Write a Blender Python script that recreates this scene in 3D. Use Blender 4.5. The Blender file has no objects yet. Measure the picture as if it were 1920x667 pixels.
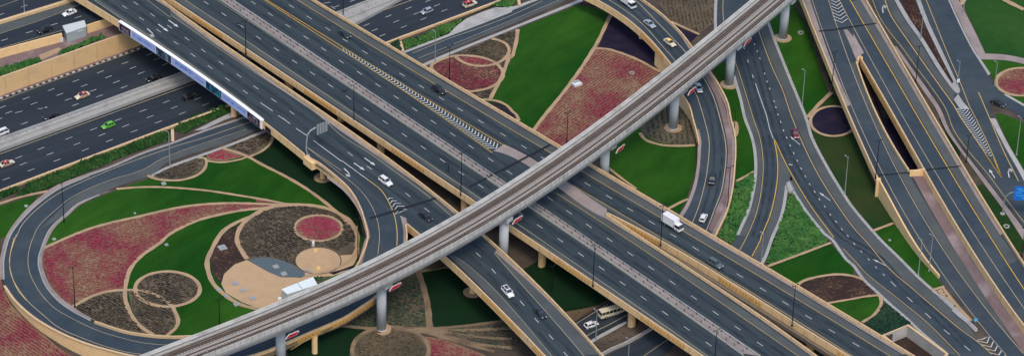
import bpy, bmesh, math, random
import numpy as np
from mathutils import Vector, Matrix
from mathutils.geometry import delaunay_2d_cdt
random.seed(7)
S = bpy.context.scene
COL = S.collection
# ------------------------------------------------------------------ camera
F, TH, ROLL, D = 6500.0, math.radians(34), math.radians(1.8), 1000.0
fw = np.array([0, math.cos(TH), -math.sin(TH)]); r0 = np.array([1., 0, 0]); u0 = np.cross(r0, fw)
rt = math.cos(ROLL)*r0 + math.sin(ROLL)*u0; up = -math.sin(ROLL)*r0 + math.cos(ROLL)*u0
CAM = -D*fw
cd = bpy.data.cameras.new('camera'); cam = bpy.data.objects.new('camera', cd); COL.objects.link(cam)
cd.sensor_width = 36; cd.lens = F/1920*36; cd.clip_start = 5; cd.clip_end = 20000
m = Matrix.Identity(4)
for i in range(3):
    m[i][0] = rt[i]; m[i][1] = up[i]; m[i][2] = -fw[i]; m[i][3] = CAM[i]
cam.matrix_world = m
S.camera = cam
# ------------------------------------------------------------------ world, sun, exposure
SUN_EL, SUN_AZ = math.radians(58), math.radians(168)      # azimuth clockwise from +Y
w = bpy.data.worlds.new('World'); S.world = w; w.use_nodes = True
nt = w.node_tree; bg = nt.nodes['Background']
sky = nt.nodes.new('ShaderNodeTexSky'); sky.sky_type = 'NISHITA'; sky.sun_disc = False
sky.sun_elevation = SUN_EL; sky.sun_rotation = SUN_AZ; sky.air_density = 1.0; sky.dust_density = 3.0; sky.ozone_density = 1.0
nt.links.new(sky.outputs[0], bg.inputs[0]); bg.inputs[1].default_value = 0.15
sd = bpy.data.lights.new('sun', 'SUN'); sd.energy = 1.05; sd.angle = math.radians(16); sd.color = (1, .89, .72)
so = bpy.data.objects.new('sun', sd); COL.objects.link(so)
dv = Vector((math.sin(SUN_AZ)*math.cos(SUN_EL), math.cos(SUN_AZ)*math.cos(SUN_EL), math.sin(SUN_EL)))
so.rotation_euler = dv.to_track_quat('Z', 'Y').to_euler()
S.view_settings.view_transform = 'Standard'; S.view_settings.look = 'None'
S.view_settings.exposure = 0.5; S.view_settings.gamma = 1
S.render.engine = 'CYCLES'
# ------------------------------------------------------------------ geometry helpers
def P(px, py, z=0.):
    d = fw + (px-960)/F*rt - (py-333.5)/F*up
    t = (z-CAM[2])/d[2]
    return CAM + t*d
def U(px, py, h=0., dz=0.):
    "picture ray meets surface h (number or function of x,y) raised by dz"
    if not callable(h): return P(px, py, h+dz)
    z = 0.
    for _ in range(7):
        q = P(px, py, z); z = h(q[0], q[1]) + dz
    q = P(px, py, z); return q
def k(ci, ri, s):
    o = []
    for t in s.split():
        a, b = t.split(','); o.append((ci*320+float(a)/3.003, (0, 222, 445)[ri]+float(b)/3.003))
    return o
def px(s): return [tuple(map(float, t.split(','))) for t in s.split()]
def cr(p, step=9., closed=False):
    "smooth curve through the points"
    p = [np.array(q, float) for q in p]; n = len(p); out = []
    if n == 2:
        m_ = max(1, int(np.linalg.norm(p[1]-p[0])/step)); return [tuple(p[0]+(p[1]-p[0])*i/m_) for i in range(m_+1)]
    for i in range(n if closed else n-1):
        a, b = p[i], p[(i+1) % n]
        q0 = p[i-1] if (i > 0 or closed) else 2*a-b
        q3 = p[(i+2) % n] if (i+2 < n or closed) else 2*b-a
        L = np.linalg.norm((b-a)[:2]); m_ = max(1, int(L/step))
        for j in range(m_):
            t = j/m_
            out.append(tuple(.5*(2*a+(b-q0)*t+(2*q0-5*a+4*b-q3)*t*t+(3*a-q0-3*b+q3)*t**3)))
    if not closed: out.append(tuple(p[-1]))
    return out
def ext(p, a=0, b=0):
    p = [tuple(q[:2]) for q in p]
    if a:
        v = np.array(p[0])-np.array(p[1]); v = v/np.linalg.norm(v)*a; p = [tuple(np.array(p[0])+v)]+p
    if b:
        v = np.array(p[-1])-np.array(p[-2]); v = v/np.linalg.norm(v)*b; p = p+[tuple(np.array(p[-1])+v)]
    return p
def ell(cx, cy, rx, ry, n=40, rot=0.):
    c, s = math.cos(rot), math.sin(rot)
    return [(cx+rx*math.cos(a)*c-ry*math.sin(a)*s, cy+rx*math.cos(a)*s+ry*math.sin(a)*c) for a in [i*2*math.pi/n for i in range(n)]]
def fitted(p, ax, deg=3):
    "iron out small wobbles of a long traced line"
    a = np.array([q[:2] for q in p], float); i, j = (0, 1) if ax == 'x' else (1, 0)
    if len(a) < 5 or abs(a[-1, i]-a[0, i]) < 150 or np.any(np.diff(a[:, i])*np.sign(a[-1, i]-a[0, i]) <= 0): return p
    m_ = a[:, i].mean(); s_ = np.ptp(a[:, i]); c = np.polyfit((a[:, i]-m_)/s_, a[:, j], deg if len(a) > 5 else 2)
    t = np.linspace(a[0, i], a[-1, i], 24); v = np.polyval(c, (t-m_)/s_)
    return [tuple(q) for q in (np.stack([t, v], 1) if ax == 'x' else np.stack([v, t], 1))]
def line3(p, h=0., dz=0., step=9., closed=False):
    if not closed:
        if not callable(h) and abs(h-7.0) < 1e-6: p = fitted(p, 'x')
        elif callable(h) and getattr(h, 'fit', None): p = fitted(p, h.fit)
    return np.array([U(a, b, h, dz) for a, b in cr([q[:2] for q in p], step, closed)])
def tag(o, label=None, cat=None, group=None, kind=None):
    if label: o['label'] = label
    if cat: o['category'] = cat
    if group: o['group'] = group
    if kind: o['kind'] = kind
    return o
def empty(name, loc=(0, 0, 0), rz=0., **kw):
    o = bpy.data.objects.new(name, None); COL.objects.link(o); o.location = loc; o.rotation_euler = (0, 0, rz)
    return tag(o, **kw)
def link(name, me, parent=None, loc=(0, 0, 0), rz=0.):
    o = bpy.data.objects.new(name, me); COL.objects.link(o); o.location = loc; o.rotation_euler = (0, 0, rz)
    if parent is not None: o.parent = parent
    return o
class MB:
    def __init__(s): s.v = []; s.f = []; s.m = []
    def add(s, vs, fs, m=0):
        b = len(s.v); s.v += [tuple(map(float, q)) for q in vs]; s.f += [tuple(b+i for i in f) for f in fs]
        s.m += [m]*len(fs)
    def quad(s, a, b, c, d, m=0): s.add([a, b, c, d], [(0, 1, 2, 3)], m)
    def box(s, x0, x1, y0, y1, z0, z1, m=0, M=None):
        vs = [(x, y, z) for z in (z0, z1) for y in (y0, y1) for x in (x0, x1)]
        if M is not None: vs = [tuple(M @ Vector(q)) for q in vs]
        s.add(vs, [(0, 2, 3, 1), (4, 5, 7, 6), (0, 1, 5, 4), (2, 6, 7, 3), (0, 4, 6, 2), (1, 3, 7, 5)], m)
    def tube(s, pts, rad, n=6, m=0, caps=True):
        pts = [Vector(q) for q in pts]; R = rad if isinstance(rad, (list, tuple)) else [rad]*len(pts); rings = []
        for i, q in enumerate(pts):
            t = (pts[min(i+1, len(pts)-1)]-pts[max(i-1, 0)]).normalized()
            a = t.cross(Vector((0, 0, 1))) if abs(t.z) < .95 else t.cross(Vector((0, 1, 0)))
            a.normalize(); b = t.cross(a)
            rings.append([q+(a*math.cos(j*2*math.pi/n)+b*math.sin(j*2*math.pi/n))*R[i] for j in range(n)])
        vs = [v for r in rings for v in r]; fs = []
        for i in range(len(pts)-1):
            for j in range(n): fs.append((i*n+j, i*n+(j+1) % n, (i+1)*n+(j+1) % n, (i+1)*n+j))
        if caps: fs += [tuple(range(n))[::-1], tuple(range((len(pts)-1)*n, len(pts)*n))]
        s.add(vs, fs, m)
    def cyl(s, c, r, z0, z1, n=20, m=0, r2=None):
        r2 = r if r2 is None else r2
        vs = [(c[0]+r*math.cos(a), c[1]+r*math.sin(a), z0) for a in [i*2*math.pi/n for i in range(n)]]
        vs += [(c[0]+r2*math.cos(a), c[1]+r2*math.sin(a), z1) for a in [i*2*math.pi/n for i in range(n)]]
        s.add(vs, [(i, (i+1) % n, n+(i+1) % n, n+i) for i in range(n)]+[tuple(range(n))[::-1], tuple(range(n, 2*n))], m)
    def mesh(s, name, mats):
        me = bpy.data.meshes.new(name); me.from_pydata(s.v, [], s.f)
        for mt in (mats if isinstance(mats, (list, tuple)) else [mats]): me.materials.append(mt)
        if any(s.m): me.polygons.foreach_set('material_index', s.m)
        me.update(); return me
    def build(s, name, mats, parent=None, smooth=False, **kw):
        me = s.mesh(name, mats); o = link(name, me, parent)
        if smooth: me.polygons.foreach_set('use_smooth', [True]*len(me.polygons))
        return tag(o, **kw)
class MK:
    "painted markings: every dash, arrow and chevron becomes a mesh of its own"
    def __init__(s): s.p = []; s.cur = None
    def piece(s, n): s.cur = MB(); s.p.append((n, s.cur))
    def end(s): s.cur = None
    def add(s, vs, fs, m=0):
        if s.cur is None: s.piece('lane_line'); s.cur.add(vs, fs, m); s.cur = None
        else: s.cur.add(vs, fs, m)
    def build(s, name, mt, parent=None):
        for n, b in s.p: b.build(n, mt, parent)
def normals(L, closed=False):
    L = np.asarray(L); n = len(L)
    if closed: t = np.roll(L, -1, 0)-np.roll(L, 1, 0)
    else:
        t = np.empty_like(L); t[1:-1] = L[2:]-L[:-2]; t[0] = L[1]-L[0]; t[-1] = L[-1]-L[-2]
    t = t[:, :2]; l = np.linalg.norm(t, axis=1, keepdims=True); l[l == 0] = 1; t = t/l
    return np.stack([-t[:, 1], t[:, 0]], 1)        # left of travel
def ribbon(mb, L, w, off=0., closed=False, m=0, dz=0.):
    L = np.asarray(L); N = normals(L, closed)
    a = L.copy(); b = L.copy(); a[:, :2] += N*(off+w/2); b[:, :2] += N*(off-w/2); a[:, 2] += dz; b[:, 2] += dz
    n = len(L); vs = list(map(tuple, a))+list(map(tuple, b))
    mb.add(vs, [(n+i, n+(i+1) % n, (i+1) % n, i) for i in range(n if closed else n-1)], m)
def wall(mb, L, th, z0, z1, side=0., m=0, closed=False, zb=None):
    "upright strip along L, from L.z+z0 (or absolute zb) to L.z+z1; side=+1 thickness to the left, -1 right, 0 centred"
    L = np.asarray(L); N = normals(L, closed); o = {0: (th/2, -th/2), 1: (th, 0), -1: (0, -th)}[side]
    a = L.copy(); b = L.copy(); a[:, :2] += N*o[0]; b[:, :2] += N*o[1]; n = len(L); vs = []
    lo = (L[:, 2]+z0) if zb is None else (np.array([zb(q[0], q[1]) for q in L]) if callable(zb) else np.full(n, zb))
    for arr, zz in ((a, lo), (b, lo), (b, L[:, 2]+z1), (a, L[:, 2]+z1)):
        vs += [(arr[i, 0], arr[i, 1], zz[i]) for i in range(n)]
    fs = []
    for i in range(n if closed else n-1):
        j = (i+1) % n
        for r in range(4): fs.append((r*n+i, r*n+j, ((r+1) % 4)*n+j, ((r+1) % 4)*n+i))
    if not closed: fs += [(0, n, 2*n, 3*n), (n-1, 4*n-1, 3*n-1, 2*n-1)]
    mb.add(vs, fs, m)
def inside(poly, X, Y):
    poly = np.asarray(poly)[:, :2]; r = np.zeros(len(X), bool); n = len(poly)
    for i in range(n):
        x0, y0 = poly[i]; x1, y1 = poly[(i+1) % n]
        if y0 == y1: continue
        c = ((y0 > Y) != (y1 > Y)) & (X < (x1-x0)*(Y-y0)/(y1-y0)+x0); r ^= c
    return r
def sdist(poly, X, Y):
    "distance to the outline"
    poly = np.asarray(poly)[:, :2]; d = np.full(len(X), 1e9)
    for i in range(len(poly)):
        a = poly[i]; b = poly[(i+1) % len(poly)]; v = b-a; L2 = v@v+1e-9
        t = np.clip(((X-a[0])*v[0]+(Y-a[1])*v[1])/L2, 0, 1)
        d = np.minimum(d, np.hypot(X-a[0]-t*v[0], Y-a[1]-t*v[1]))
    return d
def tri(outline, h, dz=0., grid=0, holes=()):
    "triangulate an outline in plan; h const or function"
    grid = grid or (1.9 if h is globals().get('H') else 3.5)
    W = [np.asarray(outline)[:, :2]]+[np.asarray(q)[:, :2] for q in holes]
    vs = []; ed = []
    for q in W:
        b = len(vs); vs += [tuple(p) for p in q]; ed += [(b+i, b+(i+1) % len(q)) for i in range(len(q))]
    if callable(h):
        x0, y0 = W[0].min(0); x1, y1 = W[0].max(0)
        gx, gy = np.meshgrid(np.arange(x0+grid/2, x1, grid), np.arange(y0+grid/2, y1, grid)); gx = gx.ravel(); gy = gy.ravel()
        if len(gx):
            ok = inside(W[0], gx, gy) & (sdist(W[0], gx, gy) > grid*.3)
            vs += list(zip(gx[ok], gy[ok]))
    r = delaunay_2d_cdt([Vector((float(a), float(b))) for a, b in vs], ed, [], 1 if not holes else 2, 1e-4)
    V = [tuple(q) for q in r[0]]; Fc = [tuple(f) for f in r[2]]
    if holes:
        c = np.array([np.mean([V[i] for i in f], 0) for f in Fc]); ok = inside(W[0], c[:, 0], c[:, 1])
        for q in W[1:]: ok &= ~inside(q, c[:, 0], c[:, 1])
        Fc = [f for f, o in zip(Fc, ok) if o]
    out = [(a, b, (h(a, b) if callable(h) else h)+dz) for a, b in V]
    Fo = []
    for f in Fc:
        a, b, c_ = (np.array(out[i][:2]) for i in f[:3])
        Fo.append(f if (b-a)[0]*(c_-a)[1]-(b-a)[1]*(c_-a)[0] > 0 else f[::-1])
    return out, Fo
def patch(name, pts, mt, h=0., dz=0., parent=None, holes=(), **kw):
    W = np.array([U(a, b, h, dz) for a, b in pts])
    v, f = tri(W, h, dz, holes=[np.array([U(a, b, h, dz) for a, b in q]) for q in holes])
    mb = MB(); mb.add(v, f); return mb.build(name, mt, parent, **kw)
def nearest_h(pts):
    "height field from a centre line [(px,py,z)]"
    c = cr(pts, 12.); W = np.array([P(a, b, z) for a, b, z in c])
    A = W[:-1]; B = W[1:]; V = (B-A)[:, :2]; L2 = (V**2).sum(1)+1e-9
    def h(x, y):
        t = np.clip(((x-A[:, 0])*V[:, 0]+(y-A[:, 1])*V[:, 1])/L2, 0, 1)
        d = (A[:, 0]+t*V[:, 0]-x)**2+(A[:, 1]+t*V[:, 1]-y)**2; i = int(np.argmin(d))
        return float(A[i, 2]+t[i]*(B[i, 2]-A[i, 2]))
    return h
# ------------------------------------------------------------------ materials
def N(nt, t, **kw):
    n = nt.nodes.new(t)
    for a, b in kw.items(): setattr(n, a, b)
    return n
def mat(name, col, rough=.85, var=.25, scale=.6, fine=8., fvar=.15, col2=None, t2=(.45, .65), s2=.08, bump=0., stretch=None, metal=0., island=0., spec=.12, stripe=None):
    """col with broad and fine noise; col2 patches; stretch=(angle, factor) draws noise out along a direction;
    island = random brightness per piece; stripe=(angle, period, colour, width)"""
    M = bpy.data.materials.new(name); M.use_nodes = True; nt = M.node_tree; b = nt.nodes['Principled BSDF']
    b.inputs['Roughness'].default_value = rough; b.inputs['Metallic'].default_value = metal
    b.inputs['Specular IOR Level'].default_value = spec
    g = N(nt, 'ShaderNodeNewGeometry'); vec = g.outputs['Position']
    if stretch:
        mp = N(nt, 'ShaderNodeMapping'); mp.vector_type = 'TEXTURE'
        mp.inputs['Rotation'].default_value = (0, 0, stretch[0]); mp.inputs['Scale'].default_value = (stretch[1], 1, 1)
        nt.links.new(vec, mp.inputs[0]); sv = mp.outputs[0]
    else: sv = vec
    def noise(v, sc, det=4):
        n = N(nt, 'ShaderNodeTexNoise'); n.inputs['Scale'].default_value = sc; n.inputs['Detail'].default_value = det
        nt.links.new(v, n.inputs['Vector']); return n.outputs['Fac']
    def mathn(op, a, bb):
        n = N(nt, 'ShaderNodeMath', operation=op)
        for i, q in enumerate((a, bb)):
            if isinstance(q, (int, float)): n.inputs[i].default_value = q
            else: nt.links.new(q, n.inputs[i])
        return n.outputs[0]
    def mixc(f, a, bb, mode='MIX'):
        n = N(nt, 'ShaderNodeMix', data_type='RGBA', blend_type=mode)
        for i, q in ((0, f), (6, a), (7, bb)):
            if isinstance(q, (int, float)): n.inputs[i].default_value = q
            elif isinstance(q, tuple): n.inputs[i].default_value = (*q, 1)
            else: nt.links.new(q, n.inputs[i])
        return n.outputs[2]
    c = mixc(0., tuple(col), tuple(col))
    if col2:
        r = N(nt, 'ShaderNodeMapRange'); r.inputs[1].default_value = t2[0]; r.inputs[2].default_value = t2[1]
        nt.links.new(noise(sv, s2, 5), r.inputs[0]); c = mixc(r.outputs[0], tuple(col), tuple(col2))
    if stripe:
        mp = N(nt, 'ShaderNodeMapping'); mp.vector_type = 'TEXTURE'; mp.inputs['Rotation'].default_value = (0, 0, stripe[0])
        nt.links.new(vec, mp.inputs[0]); sp = N(nt, 'ShaderNodeSeparateXYZ'); nt.links.new(mp.outputs[0], sp.inputs[0])
        wob = mathn('MULTIPLY', mathn('SUBTRACT', noise(vec, .5, 3), .5), stripe[1]*.8)
        fr = mathn('FRACT', mathn('DIVIDE', mathn('ADD', sp.outputs[1], wob), stripe[1]), 0)
        m_ = mathn('LESS_THAN', fr, stripe[3]); c = mixc(m_, c, tuple(stripe[2]))
    f = mathn('ADD', mathn('MULTIPLY', mathn('SUBTRACT', noise(sv, scale), .5), 2*var), mathn('MULTIPLY', mathn('SUBTRACT', noise(vec, fine, 2), .5), 2*fvar))
    if island: f = mathn('ADD', f, mathn('MULTIPLY', mathn('SUBTRACT', g.outputs['Random Per Island'], .5), 2*island))
    f = mathn('ADD', f, 1.)
    cc = N(nt, 'ShaderNodeCombineXYZ')
    for i in range(3): nt.links.new(f, cc.inputs[i])
    c = mixc(1., c, cc.outputs[0], 'MULTIPLY')
    nt.links.new(c, b.inputs['Base Color'])
    if bump:
        bn = N(nt, 'ShaderNodeBump'); bn.inputs['Strength'].default_value = bump; bn.inputs['Distance'].default_value = .1
        nt.links.new(noise(vec, fine, 4), bn.inputs['Height']); nt.links.new(bn.outputs[0], b.inputs['Normal'])
    return M
def plain(name, col, rough=.5, metal=0., coat=0., spec=.5, fine=3., v=.06):
    M = mat(name, col, rough, v, 1.5, fine, v, metal=metal, spec=spec)
    M.node_tree.nodes['Principled BSDF'].inputs['Coat Weight'].default_value = coat
    return M
def glass(name, col=(.015, .02, .025)):
    M = plain(name, col, .12, 0, 0, .8); return M
DIR = math.atan2(-1.28, 1)          # direction of the overpasses in plan
EWD = math.radians(36)
M_ASPH = mat('asphalt', (.031, .045, .056), .9, .32, .8, 9., .22, stretch=(DIR, 18), col2=(.043, .058, .068), t2=(.4, .65), s2=.3)
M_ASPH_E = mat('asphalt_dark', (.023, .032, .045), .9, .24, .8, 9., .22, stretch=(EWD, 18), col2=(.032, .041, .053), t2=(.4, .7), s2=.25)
M_ASPH_R = mat('asphalt_ramp', (.035, .051, .068), .9, .24, .3, 8., .22, col2=(.050, .066, .080), t2=(.42, .66), s2=.06)
M_SHO = mat('shoulder_asphalt', (.078, .090, .092), .9, .2, .4, 7., .15, col2=(.060, .070, .078), t2=(.45, .7), s2=.1)
M_PATHD = mat('shade_dulled_path', (.21, .155, .10), .95, .25, .5, 5., .25, col2=(.12, .09, .06), t2=(.45, .7), s2=.2)  # sand path colour dimmed to include the shade at the lower centre
M_EARTH = mat('shade_toned_earth', (.115, .08, .05), .95, .25, .4, 5., .25, col2=(.065, .05, .034), t2=(.45, .7), s2=.15)  # earth darkened to carry the shade of the lower centre
M_TANW = mat('painted_concrete_wall', (.60, .41, .21), .85, .08, .35, 6., .06, col2=(.50, .35, .19), t2=(.5, .75), s2=.25)
M_TAN = mat('painted_concrete', (.70, .485, .25), .85, .14, .6, 6., .1, col2=(.55, .385, .22), t2=(.55, .8), s2=.25)
M_CAP = mat('pale_coping', (.54, .395, .235), .8, .12, .7, 6., .1)
M_CONC = mat('concrete', (.36, .36, .35), .9, .12, .5, 6., .1, col2=(.25, .25, .245), t2=(.5, .75), s2=.2)
M_CONCL = mat('light_concrete', (.32, .325, .32), .85, .12, .5, 6., .12, col2=(.26, .265, .265), t2=(.5, .75), s2=.2)
M_PINK = mat('pink_paving', (.275, .235, .225), .9, .14, .5, 6., .16, col2=(.21, .18, .17), t2=(.42, .68), s2=.15)
M_PINKD = mat('worn_pink_paving', (.17, .12, .12), .95, .2, .5, 6., .2, col2=(.27, .215, .22), t2=(.5, .68), s2=.09)
M_WHITE = mat('white_marking', (.52, .54, .54), .8, .22, 1., 9., .12)
M_YEL = mat('yellow_marking', (.50, .355, .125), .8, .15, 1., 9., .15)
M_YELG = mat('worn_edge_line', (.30, .29, .20), .85, .2, 1., 9., .15)
M_YELD = mat('faded_cream_marking', (.42, .36, .24), .85, .2, 1., 9., .15)
M_YELB = mat('bright_yellow_marking', (.56, .35, .06), .8, .1, 1., 9., .1)
M_DARKJ = mat('joint_rubber', (.018, .022, .03), .95, .2, 1., 9., .2)
M_LATT = mat('lattice_bronze', (.56, .32, .09), .8, .15, 1., 9., .1)
M_SAND = mat('sand', (.43, .30, .18), .95, .12, .4, 5., .14, col2=(.38, .27, .17), t2=(.5, .75), s2=.15)
M_SANDP = mat('sand_path', (.38, .27, .165), .95, .14, .4, 5., .16, col2=(.29, .215, .14), t2=(.45, .7), s2=.2)
M_SOIL = mat('brown_ground', (.060, .048, .040), .95, .25, .3, 4., .2, col2=(.10, .08, .062), t2=(.45, .7), s2=.12)  # brown kept dark so the gaps between decks look shaded
M_LAWN = mat('lawn_grass', (.0045, .046, .0022), .95, .4, .3, 4., .7, col2=(.026, .090, .007), t2=(.38, .68), s2=.028, stretch=(1.05, 2.5), bump=.4)
M_LAWNM = mat('mid_lawn_grass', (.013, .060, .010), .95, .25, .3, 4., .5, col2=(.026, .074, .014), t2=(.4, .7), s2=.03, bump=.4)
M_LAWN2 = mat('olive_lawn_grass', (.012, .038, .008), .95, .25, .2, 5., .4, col2=(.032, .040, .013), t2=(.45, .7), s2=.035, bump=.4)  # dull olive green with browner patches
M_LAWND = mat('shade_toned_lawn_grass', (.004, .020, .007), .95, .16, .15, 5., .3, bump=.4)  # dark green with the shade beside and under the decks painted in
M_PURP = mat('purple_groundcover', (.013, .010, .028), .95, .25, .5, 5., .35, col2=(.022, .016, .03), s2=.2)
M_BROWNB = mat('dark_mulch', (.034, .022, .020), .95, .2, .5, 4., .35, col2=(.05, .032, .026), s2=.2)
M_RAILC = mat('viaduct_concrete', (.44, .445, .43), .9, .16, .5, 5., .1, col2=(.30, .295, .28), t2=(.48, .75), s2=.3)
M_BED = mat('track_slab', (.13, .12, .112), .9, .2, .4, 7., .15, col2=(.19, .175, .16), s2=.3)
M_STEEL = plain('rail_steel', (.62, .60, .56), .35, .6)
M_RUST = mat('rusty_steel', (.10, .072, .058), .85, .2, 1., 8., .2)
M_DMET = plain('dark_metal', (.01, .011, .014), .5, .3)
M_JOINT = mat('joint_sealant', (.30, .21, .12), .95)
M_GMET = plain('grey_metal', (.30, .34, .36), .45, .3)
M_GIRD = mat('shade_toned_concrete', (.16, .135, .105), .9)  # dark tone paints in the shade under the decks and in the gaps
M_WMET = plain('white_metal', (.62, .66, .68), .5)

# ---------------- ground: one sheet with the road trench and the sunken part cut into it
LOWP = np.array([P(a, b, 0) for a, b in cr(px('-80,500 6,520 45,572 110,618 230,655 360,668 480,662 600,628 690,560 735,480 765,425 860,385 960,425 1060,470 1180,555 1330,650 1420,740 1420,1000 -80,1000'), 20., True)])
_hx, _hy = np.meshgrid(np.arange(-260, 261, 2.), np.arange(-260, 101, 2.)); _t = np.clip(sdist(LOWP, _hx.ravel(), _hy.ravel())/16, 0, 1)
_HG = np.where(inside(LOWP, _hx.ravel(), _hy.ravel()), -2.6*_t*_t*(3-2*_t), 0.).reshape(_hx.shape)
def H(x, y):
    "ground height: level, sinking gently towards the low roads under the overpasses"
    u_ = (x+260)/2; v_ = (y+260)/2
    if not (0 <= u_ < _HG.shape[1]-1 and 0 <= v_ < _HG.shape[0]-1): return 0.
    i, j = int(u_), int(v_); a, b = u_-i, v_-j
    return float((_HG[j, i]*(1-a)+_HG[j, i+1]*a)*(1-b)+(_HG[j+1, i]*(1-a)+_HG[j+1, i+1]*a)*b)
TZ = -5.5
tn = [P(*q, .9) for q in k(0, 0, '0,435 690,190')]; ts = [P(*q, .6) for q in [(0, 357), (940, 0)]]
def far2(a, b, e=420):
    d = (b-a)/np.linalg.norm((b-a)[:2]); d[2] = 0; m_ = (a+b)/2; return m_-d*e, m_+d*e
tnA, tnB = far2(*tn); tsA, tsB = far2(*ts)
TR = [tsA, tsB, tnB, tnA]
PIT = [P(a, b, 0) for a, b in px('1662,629 1702,612.5 1773,664 1733,690')]
vis = []
gx, gy = np.meshgrid(np.arange(-190, 191, 4.), np.arange(-135, 190, 4.)); gx = gx.ravel(); gy = gy.ravel()
ok = ~inside(TR, gx, gy) & (sdist(TR, gx, gy) > 1.) & ~inside(PIT, gx, gy) & (sdist(PIT, gx, gy) > 1)
big = [(-5000, -5000), (5000, -5000), (5000, 9000), (-5000, 9000)]
pts = [Vector(q) for q in big]+[Vector(q[:2]) for q in TR]+[Vector(q[:2]) for q in PIT]+[Vector((a, b)) for a, b in zip(gx[ok], gy[ok])]
r = delaunay_2d_cdt(pts, [(0, 1), (1, 2), (2, 3), (3, 0), (4, 5), (5, 6), (6, 7), (7, 4), (8, 9), (9, 10), (10, 11), (11, 8)], [], 0, 1e-4)
V2 = [tuple(q) for q in r[0]]; cen = np.array([np.mean([V2[i] for i in f], 0) for f in r[2]])
hole = inside(TR, cen[:, 0], cen[:, 1]) | inside(PIT, cen[:, 0], cen[:, 1])
g = MB(); g.add([(a, b, H(a, b)-.06) for a, b in V2], [f for f, o in zip(r[2], hole) if not o])
for poly, zz in ((TR, TZ-.05), (PIT, -3.2)):
    top = [(q[0], q[1], -.06) for q in poly]; bot = [(q[0], q[1], zz) for q in poly]
    g.add(bot, [tuple(range(4))])
    for i in range(4): g.quad(top[i], top[(i+1) % 4], bot[(i+1) % 4], bot[i])
g.build('ground', M_SOIL, kind='structure')

M_WEAR = mat('tyre_worn_asphalt', (.024, .035, .045), .85, .3, .6, 9., .2, col2=(.036, .050, .060), t2=(.42, .62), s2=.22)
# ---------------- helpers for roads
def surf(name, outline, mt, h, dz=0., parent=None, kind='structure', **kw):
    v, f = tri(np.asarray(outline), h, dz); mb = MB(); mb.add(v, f); return mb.build(name, mt, parent, kind=kind, **kw)
def rim(pts, h, dz=.9, step=9.):
    L = line3(pts, h, dz, step); L[:, 2] -= dz; return L
def road(name, Lp, Rp, mt, h, dz=.10, step=9., parent=None, **kw):
    a = line3(Lp, h, dz, step); b = line3(Rp, h, dz, step)
    return surf(name, np.vstack([a, b[::-1]]), mt, h, dz, parent, **kw)
def lines(parent, name, mt, h, specs, dz=.16):
    mb = MB()
    for w_, p in specs: ribbon(mb, line3(p, h, dz), w_)
    return mb.build(name, mt, parent)
def dashes(mb, cs, h, ln=2.35, w_=.17, dz=.16):
    W = [U(a, b, h, dz) for a, b in cs]
    for i, q in enumerate(W):
        t = (W[min(i+1, len(W)-1)]-W[max(i-1, 0)])[:2]; t /= np.linalg.norm(t); n = np.array([-t[1], t[0]])
        zz = lambda p: (h(p[0], p[1]) if callable(h) else h)+dz
        c4 = [q[:2]+t*a*ln/2+n*b*w_/2 for a, b in ((-1, -1), (1, -1), (1, 1), (-1, 1))]
        mb.piece('lane_dash'); mb.add([(c[0], c[1], zz(c)) for c in c4], [(0, 1, 2, 3)])
    mb.end()
def arrow(mb, tail, head, h, kind='s', dz=.16, wd=.16):
    A = U(*tail, h, dz); B = U(*head, h, dz); d = (B-A)[:2]; L = np.linalg.norm(d); d /= L; n = np.array([-d[1], d[0]])
    q = lambda s, o: (A[0]+d[0]*s+n[0]*o, A[1]+d[1]*s+n[1]*o, (h(A[0], A[1]) if callable(h) else h)+dz)
    hl = L*.36; hw_ = .38 if wd <= .1 else .52; mb.piece('lane_arrow')
    if kind == 's':
        mb.add([q(0, -wd), q(L-hl, -wd), q(L-hl, wd), q(0, wd)], [(0, 1, 2, 3)]); mb.add([q(L-hl, -hw_), q(L, 0), q(L-hl, hw_)], [(0, 1, 2)])
    else:
        s = 1 if kind == 'l' else -1
        mb.add([q(0, -wd), q(L*.62, -wd), q(L*.62, wd), q(0, wd)], [(0, 1, 2, 3)])
        mb.add([q(L*.5, 0), q(L*.72, 0), q(L*.9, s*.5), q(L*.72, s*.6)], [(0, 1, 2, 3)])
        mb.add([q(L*.55, s*1.0), q(L, s*.55), q(L*.86, s*1.35)], [(0, 1, 2)])
        mb.add([q(L*.62, s*.25), q(L*.98, s*.35), q(L*.74, s*1.2)], [(0, 1, 2)])
    mb.end()
def chevrons(mb, A, B, h, n, back=1., th=.4, dz=.16, t0=.03, t1=.97):
    a = line3(A, h, dz, 4.); b = line3(B, h, dz, 4.)
    def at(L, t):
        s = np.concatenate([[0], np.cumsum(np.linalg.norm(np.diff(L, axis=0), axis=1))]); x = np.clip(t, 0, 1)*s[-1]
        return np.array([np.interp(x, s, L[:, i]) for i in range(3)])
    LL = np.linalg.norm(a[-1]-a[0])
    for i in range(n):
        t = t0+(t1-t0)*i/max(1, n-1); p, q = at(a, t), at(b, t); c = (p+q)/2; w_ = np.linalg.norm(p-q)/2
        mb.piece('chevron'); dt = back*w_/LL; e = th*.78/LL
        for X in (a, b):
            o = at(X, t-dt); o2 = at(X, t-dt-e*np.sign(back)); ax = (at(a, t-e*np.sign(back))+at(b, t-e*np.sign(back)))/2
            mb.add([c, o, o2, ax], [(0, 1, 2, 3)])
    mb.end()
def kerb(mb, pts, h, w_=.35, ht=.13, step=9.):
    L = line3(pts, h, .05, step); wall(mb, L, w_, -.2, ht)
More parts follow.
